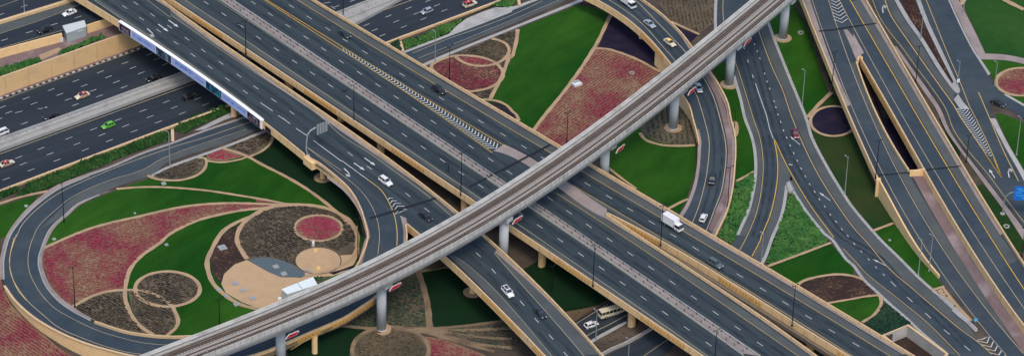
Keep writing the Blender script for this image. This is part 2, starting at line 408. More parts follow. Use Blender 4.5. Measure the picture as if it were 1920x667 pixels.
def blocks(parent, name, me_mat, pts, h, ln, w_, ht, gap=.12, dz=.05, alt=None):
    "separate kerb stones along a line"
    L = line3(pts, h, dz, 6.); s = np.concatenate([[0], np.cumsum(np.linalg.norm(np.diff(L, axis=0), axis=1))])
    mb = MB(); mb.box(-ln/2+gap/2, ln/2-gap/2, -w_/2, w_/2, -.2, ht); me = mb.mesh(name, me_mat); me2 = mb.mesh(name, alt) if alt else me
    x = ln/2; i = 0
    while x < s[-1]:
        p = [np.interp(x, s, L[:, j]) for j in range(3)]; q = [np.interp(x+.4, s, L[:, j]) for j in range(3)]; o_ = [np.interp(x-.4, s, L[:, j]) for j in range(3)]
        o = link(name, me if i % 2 == 0 else me2, parent, tuple(p), math.atan2(q[1]-o_[1], q[0]-o_[0])); x += ln; i += 1
        if i > 290: break

# ================= sunken east-west highway (z = TZ)
er = surf('highway_carriageway', [tsA, tsB, tnB, tnA], M_ASPH_E, TZ)
mb = MK()
for s in ('12,603 147,553 288,505 427,455 566,405 704,355 842,306', '50,633 191,583 336,532 474,482 611,433 748,382 884,333', '245,608 384,560 524,510 655,462 795,411 930,362', '425,590 560,541 699,490 838,441'):
    dashes(mb, k(0, 0, s), TZ)
dashes(mb, px('46,231 5,246'), TZ); dashes(mb, px('-2,223 35,210 78,203 81.6,202.5'), TZ)
for s in ('-20,265 106,218 230,169 388,111 527,60 664,8', '131,255 281,199 434,143 573,92 708,41 845,-10', '35,340 176,289 321,235 480,176 616,125 755,72 892,20'): dashes(mb, k(0, 1, s), TZ)
dashes(mb, k(0, 0, '805,623 937,573'), TZ); dashes(mb, k(1, 0, '20,605 152,555'), TZ); dashes(mb, k(1, 0, '65,638 197,588'), TZ)
for s in ('142,141 265,92 379,47 490,5', '187,170 309,122 424,76 538,31', '231,200 352,152 463,107 580,60 700,15'): dashes(mb, k(2, 0, s), TZ)
dashes(mb, k(2, 0, '-30,38 65,5'), TZ); dashes(mb, k(1, 0, '780,70 880,17 915,45'), TZ)
mb.build('lane_marking', M_WHITE, er)
lines(er, 'edge_line', M_YELD, TZ, [(.2, k(0, 1, '-60,222 0,200 550,0 1100,-200')), (.2, k(2, 0, '70,122 230,62 400,0 560,-60'))])
lines(er, 'edge_line', M_YELD, TZ, [(.16, k(0, 0, '-50,590 0,570 330,445 780,282'))])
def wear(parent, cs, h, offs, w_=1.1, dz=.13):
    "tyre-polished streaks along a lane line"
    L = line3(cs, h, dz)
    for o_ in offs:
        mb = MB(); Q = L.copy(); Q[:, :2] += normals(L)*o_
        if callable(h): Q[:, 2] = [h(a, b)+dz for a, b in Q[:, :2]]
        ribbon(mb, Q, w_); mb.build('tyre_wear', M_WEAR, parent)
# central barrier
cb = empty('median_barrier', label='long grey concrete median barrier between the sunken highway carriageways', cat='barrier')
ca = line3(ext(k(0, 1, '0,122 345,0 961,-223'), 60), TZ); cz = line3(ext(k(0, 1, '0,188 500,8 961,-160'), 60), TZ)
ca = line3(px('-60,284 0,262.6 115,222 320,147 480,88 640,24 720,-6 800,-36'), TZ); cz = line3(px('-60,307 0,284.6 166,224.6 320,168 480,110 640,60 760,-2 800,-18'), TZ)
mb = MB(); o_ = np.vstack([ca, cz[::-1]]); v, f = tri(o_, TZ, .45); mb.add(v, f)
wall(mb, cz, .5, 0, 1.0, 1); wall(mb, ca, .5, 0, 1.0, -1); mb.build('barrier_wall', M_CONCL, cb)
ribm = MB(); mid = line3(px('-60,296 0,274 140,222 320,157 480,99 640,42 745,0'), TZ, 0, 5.); wall(ribm, mid, .9, 0, 1.3); ribm.build('barrier_core', M_CONC, cb)
mb = MB()
for i in range(0, len(mid)-1, 3):
    q = mid[i]; mb.box(q[0]-.1, q[0]+.1, q[1]-.1, q[1]+.1, q[2]+1.3, q[2]+2.2)
mb.build('post', M_GMET, cb, kind='stuff'); mb = MB(); mr = mid.copy(); mr[:, 2] += 2.1; mb.tube(mr, .05, 4); mb.build('rail', M_GMET, cb)
# trench walls
mb = MB(); LN = np.array([tnA, tnB]); L = line3(px('-120,187.6 0,144.9 120,102 230,63 330,27 420,-5 700,-105'), .9); L[:, 2] = 0
tw = empty('retaining_wall', label='tall tan retaining wall with pale coping beside the sunken highway', cat='wall')
dd = (tnB-tnA)[:2]; dd /= np.linalg.norm(dd); nn = np.array([-dd[1], dd[0]])
def wp(t, off, z): q = (tnA+tnB)/2; return (q[0]+dd[0]*t+nn[0]*off, q[1]+dd[1]*t+nn[1]*off, z)
T0 = -60; me_ = MB(); me_.box(-3.96, 3.96, -.3, 0, TZ, .62); pm = me_.mesh('wall_panel', M_TANW)
ang = math.atan2(dd[1], dd[0])
c0 = (tnA+tnB)/2
for i in range(14):
    p_ = wp(-40+i*8, 0, 0); link('wall_panel', pm, tw, (p_[0], p_[1], 0), ang)
mb = MB(); a = wp(-44, -.02, 0); b = wp(72, -.02, 0); ml = np.array([a, b]); wall(mb, ml, .55, .62, .92, 0); mb.build('coping', M_CAP, tw)
kb = empty('painted_kerb', label='black and white painted kerb at the foot of the tall tan retaining wall', cat='kerb')
M_KW = mat('white_kerb_paint', (.42, .42, .40), .8); M_KB = mat('black_kerb_paint', (.05, .05, .055), .8)
def qpx(p):
    v_ = np.array(p)-CAM; z_ = v_@fw; return (960+F*(v_@rt)/z_, 333.5-F*(v_@up)/z_)
blocks(kb, 'kerb_block', M_KW, [qpx(wp(-44, -1.6, TZ)), qpx(wp(72, -1.6, TZ))], TZ, 1.05, .5, .3, .05, 0, M_KB)
mb = MB(); wall(mb, np.array([wp(-44, -.35, TZ), wp(72, -.35, TZ)]), 1.1, -.1, .2, -1); mb.build('pavement', M_PINKD, None, kind='structure')
# south parapet of the trench
sp = empty('parapet_wall', label='low tan parapet wall between the sunken highway and the hedge strip', cat='wall')
L = line3(px('-60,380 0,357 160,297 320,237 423,199 560,146 725,80 800,52 940,0 1000,-22'), .6); L[:, 2] = 0
mb = MB(); wall(mb, L, .35, TZ, .5, 0); mb.build('wall', M_TAN, sp); mb = MB(); wall(mb, L, .75, .5, .65, 0); mb.build('coping', M_CAP, sp)

# ================= north-west side roads on their raised level
Z2 = 2.0
r2 = road('side_road', k(0, 0, '-60,150 0,130 200,70 390,5 560,-50'), k(0, 0, '-60,300 0,279 350,182 490,135 640,90 900,10'), M_ASPH_E, Z2, 0)
lines(r2, 'edge_line', M_YELD, Z2, [(.15, k(0, 0, '-40,203 0,190 240,110 470,20')), (.15, k(0, 0, '-30,282 0,272 350,172'))])
mb = MK(); dashes(mb, k(0, 0, '25,225 165,182 305,138 440,97 575,55'), Z2); mb.build('lane_marking', M_WHITE, r2)
road('shoulder', k(0, 0, '-60,152 0,136 200,76 400,8'), k(0, 0, '-40,203 0,188 240,108 420,38 520,0'), M_SHO, Z2, .05)
r1 = road('side_road', k(0, 0, '-60,-60 0,-80 500,-200'), k(0, 0, '-60,130 0,112 200,52 390,-8 560,-60'), M_ASPH_E, Z2, 0)
lines(r1, 'edge_line', M_YELD, Z2, [(.15, k(0, 0, '-30,50 0,38 105,0'))]); mb = MK(); dashes(mb, k(0, 0, '-130,130 5,83 136,36 270,-10'), Z2); mb.build('lane_marking', M_WHITE, r1)
bw = empty('divider_wall', label='low tan divider wall between the two side roads, upper left', cat='wall')
L = rim(k(0, 0, '-60,140 0,121 200,60 380,4 560,-60'), Z2, .8); mb = MB(); wall(mb, L, .9, -.1, .8); mb.build('wall', M_TAN, bw); mb = MB(); wall(mb, L, 1.3, .8, .9); mb.build('coping', M_CAP, bw)
bw = empty('parapet_wall', label='tan parapet wall below the side road, left of the grey cabin', cat='wall')
L = rim(k(0, 0, '-60,302 0,283 180,235 350,190'), Z2); mb = MB(); wall(mb, L, .5, -2.1, .9, 1); mb.build('wall', M_TAN, bw)
bw = empty('parapet_wall', label='tan parapet wall behind the hedge, right of the grey cabin', cat='wall')
L = rim(k(0, 0, '490,145 560,122 700,78'), Z2); mb = MB(); wall(mb, L, .5, -2.1, .9, 1); mb.build('wall', M_TAN, bw)
patch('pink_pavement', k(0, 0, '-60,345 0,325 355,215 590,140 700,110 760,140 690,192 0,437 -60,458'), M_PINKD, 0, .02, kind='structure')

# ================= frontage road and the loop
HL = nearest_h([(1200, -60, 0), (960, 35, 0), (770, 108, 0), (500, 210, 0), (300, 280, 0), (180, 325, 0), (95, 375, 0), (50, 425, 0), (33, 470, .15), (40, 515, .6), (75, 565, 1.4), (140, 605, 2.4), (216, 640, 3.3), (300, 655, 4), (400, 658, 4.7), (500, 640, 5.3), (600, 605, 6), (670, 555, 6.5), (710, 500, 7), (723, 445, 7), (722, 400, 7), (690, 350, 7), (640, 310, 7)])
outer = line3(k(1, 1, '450,-12 420,0 200,75 0,150'), HL)
outerB = line3(k(0, 1, '961,150 800,205 640,275 480,330 340,390 230,465 130,560 55,667')+k(0, 2, '48,2 28,90 20,150 20,215'), HL)
outR = rim([(8, 535)]+k(0, 2, '90,360 200,455 350,540 500,600 640,640 760,667')+px('330,680 430,674 490,660 533,643 586,620 640,597 673,577 708,552 738,515 758,475 764,445 762,420'), HL)
topo = line3(k(3, 0, '200,-30 170,-12')+k(2, 0, '961,66 800,130 600,205 480,245 355,295'), HL)
toin = line3(k(3, 0, '330,-12 290,8')+k(2, 0, '961,136 800,205 600,285 440,350'), HL)
inA = line3(k(1, 1, '560,38 500,62 300,142 0,242')+k(0, 1, '850,320 650,387 560,430 440,480 370,540 300,600 262,655')+k(0, 2, '226,80 215,150 250,260 320,350 400,410 510,468'), HL)
inR = rim(k(0, 2, '530,470 700,525 850,548 961,555')+px('360,629 420,626 500,610 590,572 640,533 670,497 683,470 691,445 687,421 677,388 660,358 640,337 600,305 570,290'), HL)
loop = surf('loop_road', np.vstack([topo, outer, outerB, outR, inR[::-1], inA[::-1], toin[::-1]]), M_ASPH_R, HL, .08)
lines(loop, 'edge_line', M_YELD, HL, [(.18, k(1, 1, '450,20 200,105 0,165')+k(0, 1, '700,258 500,340 340,415 220,500 130,590 90,667')),
    (.18, k(0, 1, '92,655')+k(0, 2, '58,90 54,160 75,240 150,350 250,440 340,510 500,578 640,625 770,652')+px('330,668 420,664')),
    (.13, k(1, 1, '430,60 0,205')+k(0, 1, '800,290 640,340 520,385 400,445 330,500 230,590 190,660')+k(0, 2, '160,90 165,190 220,300 300,390 400,450 500,500 620,545 800,590 961,605')),
    (.13, k(1, 0, '961,960')+k(1, 1, '560,20 750,150 961,315')+k(2, 1, '60,360 130,430 180,510 205,580 215,667')+k(2, 2, '205,95')),
    (.16, k(2, 0, '400,300 600,220 800,150 961,86')+k(3, 0, '170,8')), (.13, k(2, 0, '430,330 600,262 961,114')+k(3, 0, '270,0'))])
lines(loop, 'edge_line', M_YEL, HL, [(.22, k(0, 2, '80,0 58,90 54,160 75,240 108,305 150,352')), (.22, k(2, 1, '150,345 230,410 290,520 310,600 315,667')+k(2, 2, '312,45')), (.18, px('545,655 590,628 640,600 690,568'))])
road('shoulder', k(1, 1, '450,60 0,208')+k(0, 1, '800,292 640,342 520,387 420,440 340,510 240,610'), k(1, 1, '500,62 300,142 0,242')+k(0, 1, '850,320 650,387 560,430 440,479 370,538 250,612'), M_SHO, 0, .12)
road('shoulder', k(2, 0, '440,345 600,275 961,120')+k(3, 0, '280,0'), k(2, 0, '450,352 600,287 961,138')+k(3, 0, '300,8'), M_SHO, 0, .12)
mb = MB(); kerb(mb, k(0, 1, '500,325 340,393 230,468 130,562 58,660')+k(0, 2, '28,90 20,150 22,235'), HL, .35, .15); kerb(mb, k(1, 1, '420,-5 200,70 0,145')+k(0, 1, '800,200 640,270 500,322'), HL, .3, .15)
kerb(mb, k(0, 1, '560,430 440,480 370,540 300,600 262,655')+k(0, 2, '226,80 215,150 250,260 320,350 400,410 510,468'), HL, .3, .15); mb.build('kerb', M_CONCL, None, kind='structure')
road('pavement', k(1, 1, '440,-20 200,60 0,135')+k(0, 1, '800,190 640,258 480,315 320,375 215,450 115,545 35,660')+k(0, 2, '5,95 -4,150 0,235'), k(1, 1, '420,-5 200,72 0,147')+k(0, 1, '800,202 640,272 480,327 340,393 230,468 130,562 58,660')+k(0, 2, '28,90 20,150 22,235'), M_PINK, 0, .12)
road('pavement', k(0, 1, '620,405 560,425 440,478 370,540 300,600 262,655')+k(0, 2, '226,80 215,150 250,260 320,350 400,410 500,466'), k(0, 1, '620,407 565,430 450,485 390,540 320,600 280,660')+k(0, 2, '245,80 240,150 272,250 340,335 420,395 520,455'), M_PINK, HL, .10)
road('pavement', k(1, 1, '590,42 520,68 300,155 0,262')+k(0, 1, '850,318'), k(1, 1, '600,50 530,80 300,168 0,276')+k(0, 1, '860,328'), M_CONCL, 0, .14)
road('pavement', k(2, 0, '455,362 600,298 961,153')+k(3, 0, '150,92 390,-6'), k(2, 0, '465,375 600,315 961,168')+k(3, 0, '150,108 400,8'), M_CONCL, 0, .14)
road('pavement', k(2, 0, '350,295 600,195 640,170 720,105 830,60 961,35'), k(2, 0, '355,300 600,208 800,132 961,68'), M_CONC, 0, .12)
for s in ('330,300 600,198 800,122 961,58',): mb = MB(); kerb(mb, k(2, 0, s)+k(3, 0, '150,0'), 0, .3, .15); mb.build('kerb', M_CONCL, None, kind='structure')
rw = empty('loop_ramp_wall', label='curved tan retaining wall and parapet round the outside of the loop road', cat='wall')
n1 = int(len(outR)*.45); ends = [i for i in range(len(outR)) if qpx(outR[i])[0] < 470]; n1 = max(ends)
mb = MB(); wall(mb, outR[:n1+1], .4, 0, .9, 1, zb=lambda x, y: H(x, y)-.3); mb.build('wall', M_TAN, rw)
mb = MB(); wall(mb, outR[:n1+1]+np.array([0, 0, .9]), .7, 0, .1, 0); mb.build('coping', M_CAP, rw)
ri = empty('loop_parapet', label='low cream parapet between the loop road and the mushroom garden', cat='wall')
n2 = max(i for i in range(len(inR)) if qpx(inR[i])[0] < 470 and i < len(inR)*.5)
mb = MB(); wall(mb, inR[:n2+1], .4, 0, .9, 1, zb=lambda x, y: -.3); mb.build('wall', M_CAP, ri)

# ================= overpass decks
def lattice(parent, L, xr, side, zc=-.25, hh=1.25):
    "proud bronze panels on the outer face of a parapet, side=+1: face on the right of travel"
    L = np.asarray(L); s = np.concatenate([[0], np.cumsum(np.linalg.norm(np.diff(L, axis=0), axis=1))])
    me = LATT
    for x0, x1 in xr:
        idx = [s_ for s_ in np.arange(0, s[-1], .25) if x0 <= qpx([np.interp(s_, s, L[:, j]) for j in range(3)])[0] <= x1]
        if not idx: continue
        x = idx[0]
        while x < idx[-1]:
            p = np.array([np.interp(x, s, L[:, j]) for j in range(3)]); q = np.array([np.interp(x+.3, s, L[:, j]) for j in range(3)])
            t = (q-p)[:2]; t /= np.linalg.norm(t)
            link('lattice_panel', me, parent, (p[0]+t[1]*.03*side, p[1]-t[0]*.03*side, p[2]+zc), math.atan2(t[1], t[0])); x += 1.25
mb = MB()
for a in (-.45, .33): mb.box(a, a+.12, -.05, .05, -.62, .62)
for a in (-.62, .5): mb.box(-.33, .33, -.05, .05, a, a+.12)
mb.box(-.33, .33, -.03, .03, -.5, .5)
for i in (-1, 1): mb.box(-.33, .33, -.05, .05, i*.18-.04, i*.18+.04)
LATT = mb.mesh('lattice_panel', M_LATT)
def parapet(parent, L, side, name='parapet', z0=-1.5, cap=True):
    mb = MB(); wall(mb, L, .34, z0, .8, side); o = mb.build(name, M_TAN, parent)
    s_ = np.concatenate([[0], np.cumsum(np.linalg.norm(np.diff(L, axis=0), axis=1))]); mb = MB()
    for x in np.arange(2., s_[-1]-1, 4.):
        q = np.array([np.interp(x, s_, L[:, j]) for j in range(3)]); q2 = np.array([np.interp(x+.2, s_, L[:, j]) for j in range(3)]); a_ = math.atan2(q2[1]-q[1], q2[0]-q[0])
        mb.box(-.05, .05, -.02, .385, z0+.02, .935, 0, Matrix.Translation(q) @ Matrix.Rotation(a_, 4, 'Z') @ Matrix.Diagonal((1, side, 1, 1)))
    mb.build('panel_joint', M_JOINT, o, kind='stuff')
    if cap:
        Lc = np.array(L); Nn = normals(Lc); Lc[:, :2] += Nn*side*.17; Lc[:, 2] += .8
        mb = MB(); wall(mb, Lc, .42, 0, .12, 0); mb.build('coping', M_CAP, o)
    return o
def deck(parent, outline, h, th=1.5, mt=None):
    v, f = tri(outline, h, 0); mb = MB(); n = len(v); mb.add(v, f)
    v2, f2 = tri(outline, h, -th, grid=8); mb.add(v2, [q[::-1] for q in f2], 1)
    n = len(outline)
    tp = [(q[0], q[1], (h(q[0], q[1]) if callable(h) else h)) for q in outline]
    for i in range(n):
        a, b = tp[i], tp[(i+1) % n]; mb.quad(a, b, (b[0], b[1], b[2]-th), (a[0], a[1], a[2]-th), 1)
    return mb.build('deck', [mt or M_ASPH, M_GIRD], parent)
def inset(L, d):
    L = np.array(L); L[:, :2] += normals(L)*d; return L
def girders(parent, A, B, n=4):
    "long beams under a deck between two edge lines"
    m_ = min(len(A), len(B)); ia = np.linspace(0, len(A)-1, m_*1); 
    a = np.array([[np.interp(i, range(len(A)), np.asarray(A)[:, j]) for j in range(3)] for i in np.linspace(0, len(A)-1, 24)])
    b = np.array([[np.interp(i, range(len(B)), np.asarray(B)[:, j]) for j in range(3)] for i in np.linspace(0, len(B)-1, 24)])
    for i in range(n):
        t = (i+.7)/(n+.4); mb = MB(); wall(mb, a*(1-t)+b*t, 1.6, -2.6, -1.45, 0); mb.build('girder', M_GIRD, parent)
def pier(parent, p, ztop, r=.85, disc=False, h=None, mt=None):
    q = U(*p, h or H); mb = MB(); mb.cyl(q, r, q[2]-.3, ztop, 18); o = mb.build('pier', mt or M_TAN, parent)
    if disc:
        d = MB(); d.cyl(q, disc, q[2]-.2, q[2]+.14, 32); d.build('base_ring', M_SANDP, o)
ZD = 7.0
# --- left overpass
lb = empty('overpass', P(480, 200, 0), label='long straight road overpass carrying the white advertising banner', cat='overpass')
lb.location = (0, 0, 0)
lbL1 = rim(px('60,-58 156,0 224,39 320,105 388,151 420,173 485,221 530,256 570,290'), ZD)
lbMid = line3(px('570,290 640,330 700,372 762,420'), ZD)
lbL2 = rim(px('762,420 790,440 833,482 886,528 960,603 1025,671 1090,740'), ZD)
lbR = rim(px('230,-55 310,0 353,35 420,80 486,131 553,176 623,222 690,269 750,310 806,352 860,394 910,440 958,487 1017,542 1077,605 1131,667 1190,735'), ZD)
deck(lb, np.vstack([inset(lbL1, .15)[:-1], lbMid, inset(lbL2, .15)[1:], inset(lbR, -.15)[::-1]]), ZD)
pL1 = parapet(lb, lbL1, 1); pL2 = parapet(lb, lbL2, 1); pR = parapet(lb, lbR, -1)
lattice(pL2, lbL2, [(905, 975), (1000, 1040)], 1)
girders(lb, lbL1, lbR[:int(len(lbR)*.55)]); girders(lb, lbL2, lbR[int(len(lbR)*.62):])
for p, d in (((201.5, 47), 0), ((439, 217), 0), ((886, 548), 2.6)): pier(lb, p, ZD-1.5, .9, d)
# gantry corbel & ramp deck on to the loop
HR = HL
rp = empty('loop_overpass', label='curving tan overpass ramp that swings from the banner overpass on to the loop', cat='overpass')
n3 = min(i for i in range(len(outR)) if i > n1); rampIn = inR[n2:]; rampOut = outR[n1:]
deck(rp, np.vstack([rampOut[:-1], lbMid[::-1], rampIn[::-1][1:]]), HL, 1.5, M_ASPH_R)
q1 = parapet(rp, rampIn, 1); q2 = parapet(rp, rampOut, 1)
mb = MB(); wall(mb, rampIn, .1, -.01, .06, 1); 
lattice(q1, rampIn, [(612, 662)], -1); lattice(q2, rampOut, [(560, 600), (625, 700)], 1)
for p, d in (((605.4, 333.5), 2.6), ((590, 660), 0)): pier(rp, p, ZD-2.0, .8, d)
# right of the nose: return wall
mb = MB(); wall(mb, rim(px('762,420 764,445 758,475'), ZD), .38, -1.5, .8, 1); 
road('gore_paving', k(2, 1, '330,545 345,600 350,667')+px('755,470'), k(2, 1, '365,560 370,590')+px('764,445 763,470'), M_PINK, ZD, .16)
# LB markings
YW = ZD
mk = MK()
dashes(mk, px('203,-6 234,14 265.4,35.7 297.6,58')+k(1, 0, '30,243 126,311 222,379 321,447 420,518'), YW)
dashes(mk, px('222,-14 254.7,6.7 286.4,28.6 318,50.6')+k(1, 0, '92,220 184,286 283,355 384,426 480,493 581,565 683,635')+k(2, 1, '-62,120 50,200 158,277')[1:], YW)
dashes(mk, k(2, 1, '375,430 483,515'), YW)
dashes(mk, k(2, 2, '685,25 772,97 858,188')+k(3, 2, '57,368 139,465 220,558 303,655 390,750'), YW)
for a, b in (('505,578', '575,626'), ('605,650', '640,674')): ribbon(mk, line3(k(1, 0, a+' '+b), YW, .16), .2)
for s in ('630,-2 672,30', '705,55 767,97', '805,125 961,240'): ribbon(mk, line3(k(1, 1, s), YW, .16), .2)
ribbon(mk, line3(k(2, 1, '0,236 150,345'), YW, .16), .2)
for t, h_, kd in (((315.7, 38), (334.7, 51.5), 's'), ((296.7, 45.7), (315.7, 59.7), 's'), ((276, 54), (292.6, 68.8), 'r')): arrow(mk, t, h_, YW, kd)
for t, h_, kd in (('15,280', '60,325', 'r'), ('70,250', '132,292', 's'), ('130,222', '192,265', 's')): arrow(mk, *k(2, 1, t+' '+h_), YW, kd)
chevrons(mk, k(2, 1, '235,410 262,455 290,500 302,540'), k(2, 1, '245,412 300,455 345,485 372,512'), YW, 6, -.9, .4, t0=.3, t1=.98)
mk.build('lane_marking', M_WHITE, lb)
wear(lb, px('172,-26 234,14 297.6,58')+k(1, 0, '30,243 222,379 420,518 600,642'), YW, (-1.9,), .9)
wear(lb, px('190,-34 254.7,6.7 318,50.6')+k(1, 0, '92,220 283,355 480,493 683,635')+k(2, 1, '158,277 375,430 640,622'), YW, (-1.9, 1.9), .9)
wear(lb, k(2, 2, '600,-40 772,97 858,188')+k(3, 2, '57,368 220,558 303,655 390,750'), YW, (-1.9, 1.9), .9)
lines(lb, 'edge_line', M_YELG, YW, [(.17, k(0, 0, '430,-60 550,5 640,70 740,150 961,292')+k(1, 0, '130,370 280,480 400,570 520,667')), (.17, k(0, 0, '700,-80 826,0 961,100')+k(1, 0, '0,87 200,225 400,360 600,490 780,600')+k(2, 1, '0,95 150,190 330,320 480,430 620,550')),
    (.17, k(3, 2, '-100,85 0,205 100,312 240,470 400,660')+px('1150,740')), (.14, k(2, 2, '640,105 800,232 961,395')+k(3, 2, '100,515 220,660')+px('1095,735'))])
road('verge_strip', k(0, 0, '870,-20 961,35')+k(1, 0, '0,40 200,192 400,335 600,475 800,610')+k(2, 1, '0,50 150,155 330,280 480,385 650,520'), k(0, 0, '840,-20 961,55')+k(1, 0, '0,62 200,212 400,352 600,490 780,612')+k(2, 1, '0,72 150,175 330,300 480,408 635,535'), M_PINK, ZD, .1, parent=lb, kind=None)
road('shoulder', k(1, 0, '0,66 200,214 400,354 600,492 780,614')+k(2, 1, '0,76 150,178 330,303 480,411 630,540'), k(1, 0, '0,85 200,223 400,358 600,489 780,600')+k(2, 1, '0,94 150,189 330,319 480,429 620,549'), M_SHO, ZD, .08, parent=lb, kind=None)
road('shoulder', k(0, 0, '500,-40 560,0 660,70 961,280')+k(1, 0, '130,368 280,478 400,568 520,665'), k(0, 0, '470,-40 530,0 660,95 961,318')+k(1, 0, '150,415 300,525 400,600 490,667'), M_SHO, ZD, .08, parent=lb, kind=None)
road('shoulder', k(3, 2, '-100,90 0,210 100,317 240,475 400,665'), k(3, 2, '-85,50 30,170 160,290 350,485 500,655'), M_SHO, ZD, .08, parent=lb, kind=None)
road('shoulder', k(2, 2, '640,105 800,232 961,395')+k(3, 2, '100,515 220,660'), k(2, 2, '600,100 760,245 961,450')+k(3, 2, '70,560 190,667'), M_SHO, ZD, .08, parent=lb, kind=None)
road('verge_strip', k(3, 2, '-95,80 20,187 150,298 340,490 490,655'), k(3, 2, '-80,50 28,160 165,285 350,478 505,650'), M_PINK, ZD, .13, parent=lb, kind=None)
road('pavement', k(2, 1, '-80,335 20,415 95,515 130,600 140,667')+k(2, 2, '130,20 110,90 90,150'), k(2, 1, '-80,322 30,403 108,505 148,600 162,667')+k(2, 2, '150,20 135,80 115,145'), M_PINK, ZD, .14)

# --- central overpass (three carriageways)
mh = empty('overpass', label='widest overpass with three carriageways and a pink paved median, through the middle', cat='overpass')
mL = rim(px('230,-60 326,0 380,37 420,65 463,97 520,133 573,167 640,211 673,236 736.6,272 790,308 840,344 893,377 950,415 992,446 1010,465 1060,495 1111.5,529 1193,583 1280,641 1320,668 1400,722'), ZD)
m3R = rim(px('500,-56 590,0 640,30 683,55 725,80 766.5,106.5 806.5,128 873,170 923,196.5 960,219 1003,245 1053,273.6 1115,310 1160,337 1243,385 1280,408.5 1343,444 1410,481.6 1446.5,503 1486.5,530 1546,563 1600,597 1660,630 1716.5,667 1800,718'), ZD)
m3L = rim(px('1138,399 1180,420 1226,444 1280,472 1347,516 1420,562 1486.5,603 1546,638 1600,670 1680,718'), ZD)
m2R = rim(px('1138,400 1170,423 1206.5,445 1236.5,466 1280,494 1343,535 1413,580 1476.5,625 1530,665 1600,718'), ZD)
deck(mh, np.vstack([inset(mL, .15), inset(m2R, -.15)[::-1], inset(m3L, .15)[1:], inset(m3R, -.15)[::-1]]), ZD)
a1 = parapet(mh, mL, 1, z0=-1.2); parapet(mh, m3R, -1); a3 = parapet(mh, m3L, 1, z0=-1.3); parapet(mh, m2R, -1)
lattice(a1, mL, [(363, 420), (573, 633), (736, 795), (1040, 1110), (1203, 1285)], 1); lattice(a3, m3L, [(1178, 1240), (1350, 1427), (1573, 1610)], 1)
girders(mh, mL, m3R, 8)
for p in ((543, 166), (714, 285), (871, 398), (1016, 497), (1184, 609), (1518, 654), (640, 225), (1420, 600)): pier(mh, p, ZD-1.5, 1.1, 0)
mk = MK()
dashes(mk, k(1, 0, '100,-50 200,17 299,82 397,147 495,213 596,279 698,348 798,414 901,483')+px('653.5,183 687,205.5')+k(2, 1, '248,22 355,93 462,164 569,236 675,308 785,380')+px('938,374 975,399 1012,424'), YW)
dashes(mk, k(3, 2, '272,15 388,95 505,173 622,256 741,340 862,424')+px('1288,615 1328.6,644 1370,673'), YW)
dashes(mk, px('441,-17 474.8,5.7 507,27.3 540,49 573.7,70.6 606.7,92.6 640,116 674.3,137.2 708.6,159.8 743,182.5 778,205.5 812.8,228.7 848.8,252 883.4,275.3 920,299.3 955,323 993,347'), YW)
dashes(mk, px('1031.6,372.5 1067,397.5 1104,422.8 1143,449 1182,475.6 1221,502 1260.7,529 1301,557 1342,586 1383,614 1425,644 1467,673'), YW)
dashes(mk, px('512,-9 546.4,12.3 580,33.3 614.7,55 647.3,76 684.3,98.2 720,119.9 753.9,140.2 790.2,162.5 827.8,184.8 862.8,205.5 901.7,228 943.7,252.6 982.6,275.3 1019.3,297 1060,321 1101.5,345.2 1141.8,368.9 1181.5,392.5 1222,416.8 1262.4,441 1304.3,465.6 1345,490 1387.2,516 1430.5,542 1472.8,567.5 1516,593.5 1559.7,619.8 1605,645 1650,672'), YW)
chevrons(mk, k(2, 0, '0,285 180,402 400,540 590,667')+k(2, 1, '730,105 905,215')[0:1]+px('925,285'), k(2, 0, '0,270 200,378 400,508 620,650')+k(2, 1, '800,92 935,180')[0:1]+px('947,277'), YW, 52, .8, .42, t0=.02, t1=.985)
mk.build('lane_marking', M_WHITE, mh)
for s_ in ('353,-50 386.6,5.7 452,49 552,116 653,183 722,229 830,301 901,348 975,399 1050,450 1167,531 1288,615 1370,673', '441,-17 507,27 606,93 708,160 812,229 920,299 993,347 1067,397 1182,476 1301,557 1425,644 1467,673', '512,-9 580,33 684,98 790,162 901,228 1019,297 1101,345 1222,417 1345,490 1472,567 1605,645 1650,672'): wear(mh, px(s_), YW, (-1.9, 1.9), .9)
lines(mh, 'edge_line', M_YELG, YW, [(.2, px('275,-50 347,0 393,33 456,73 506,107 570,148 640,196.5 677,222 720,250 773,285 826,320 873,350 905,373.5 950,404 1000,445 1043,473 1106.5,511.6 1193,570 1280,633 1340,676')),
    (.16, k(1, 0, '170,-60 268,5 430,115 600,228 780,342 961,460')+k(2, 1, '80,0 300,0 480,118 700,258 885,385')[1:]+k(3, 1, '100,480 250,580')[0:0]+k(3, 1, '200,570 345,667')[0:0]+k(3, 2, '345,0 560,145 700,240 961,425')+k(4, 2, '130,512 330,655 430,725'))])
lines(mh, 'edge_line', M_YEL, YW, [
    (.16, px('480,-48 556.4,0 596.4,25 640,51 690,80 740,111.5 813,158 873,193 921,222 960,243.6 1003,270 1040,290 1096.5,323.6 1126.5,340 1173,370 1236,407 1280,433 1303,445 1356.6,475 1430,521.6 1493,560 1546.4,591.5 1600,624 1670,667 1740,710')),
    (.16, px('1073,346 1140,388 1193,418 1236,444 1280,468 1343,503 1413,552 1493,601 1566,645 1620,680')), (.14, px('1043,362 1093,395 1163,438.5 1173,445 1226.5,480 1280,520 1333,555 1396.5,596.5 1476.5,651.5 1530,690')),
    (.14, k(1, 0, '230,-60 355,0 470,82 600,170 780,281 961,395')+k(2, 1, '370,0 570,135 750,245 930,370')+k(3, 2, '430,0 560,85 700,190 961,365')+k(4, 2, '200,500 440,667'))])
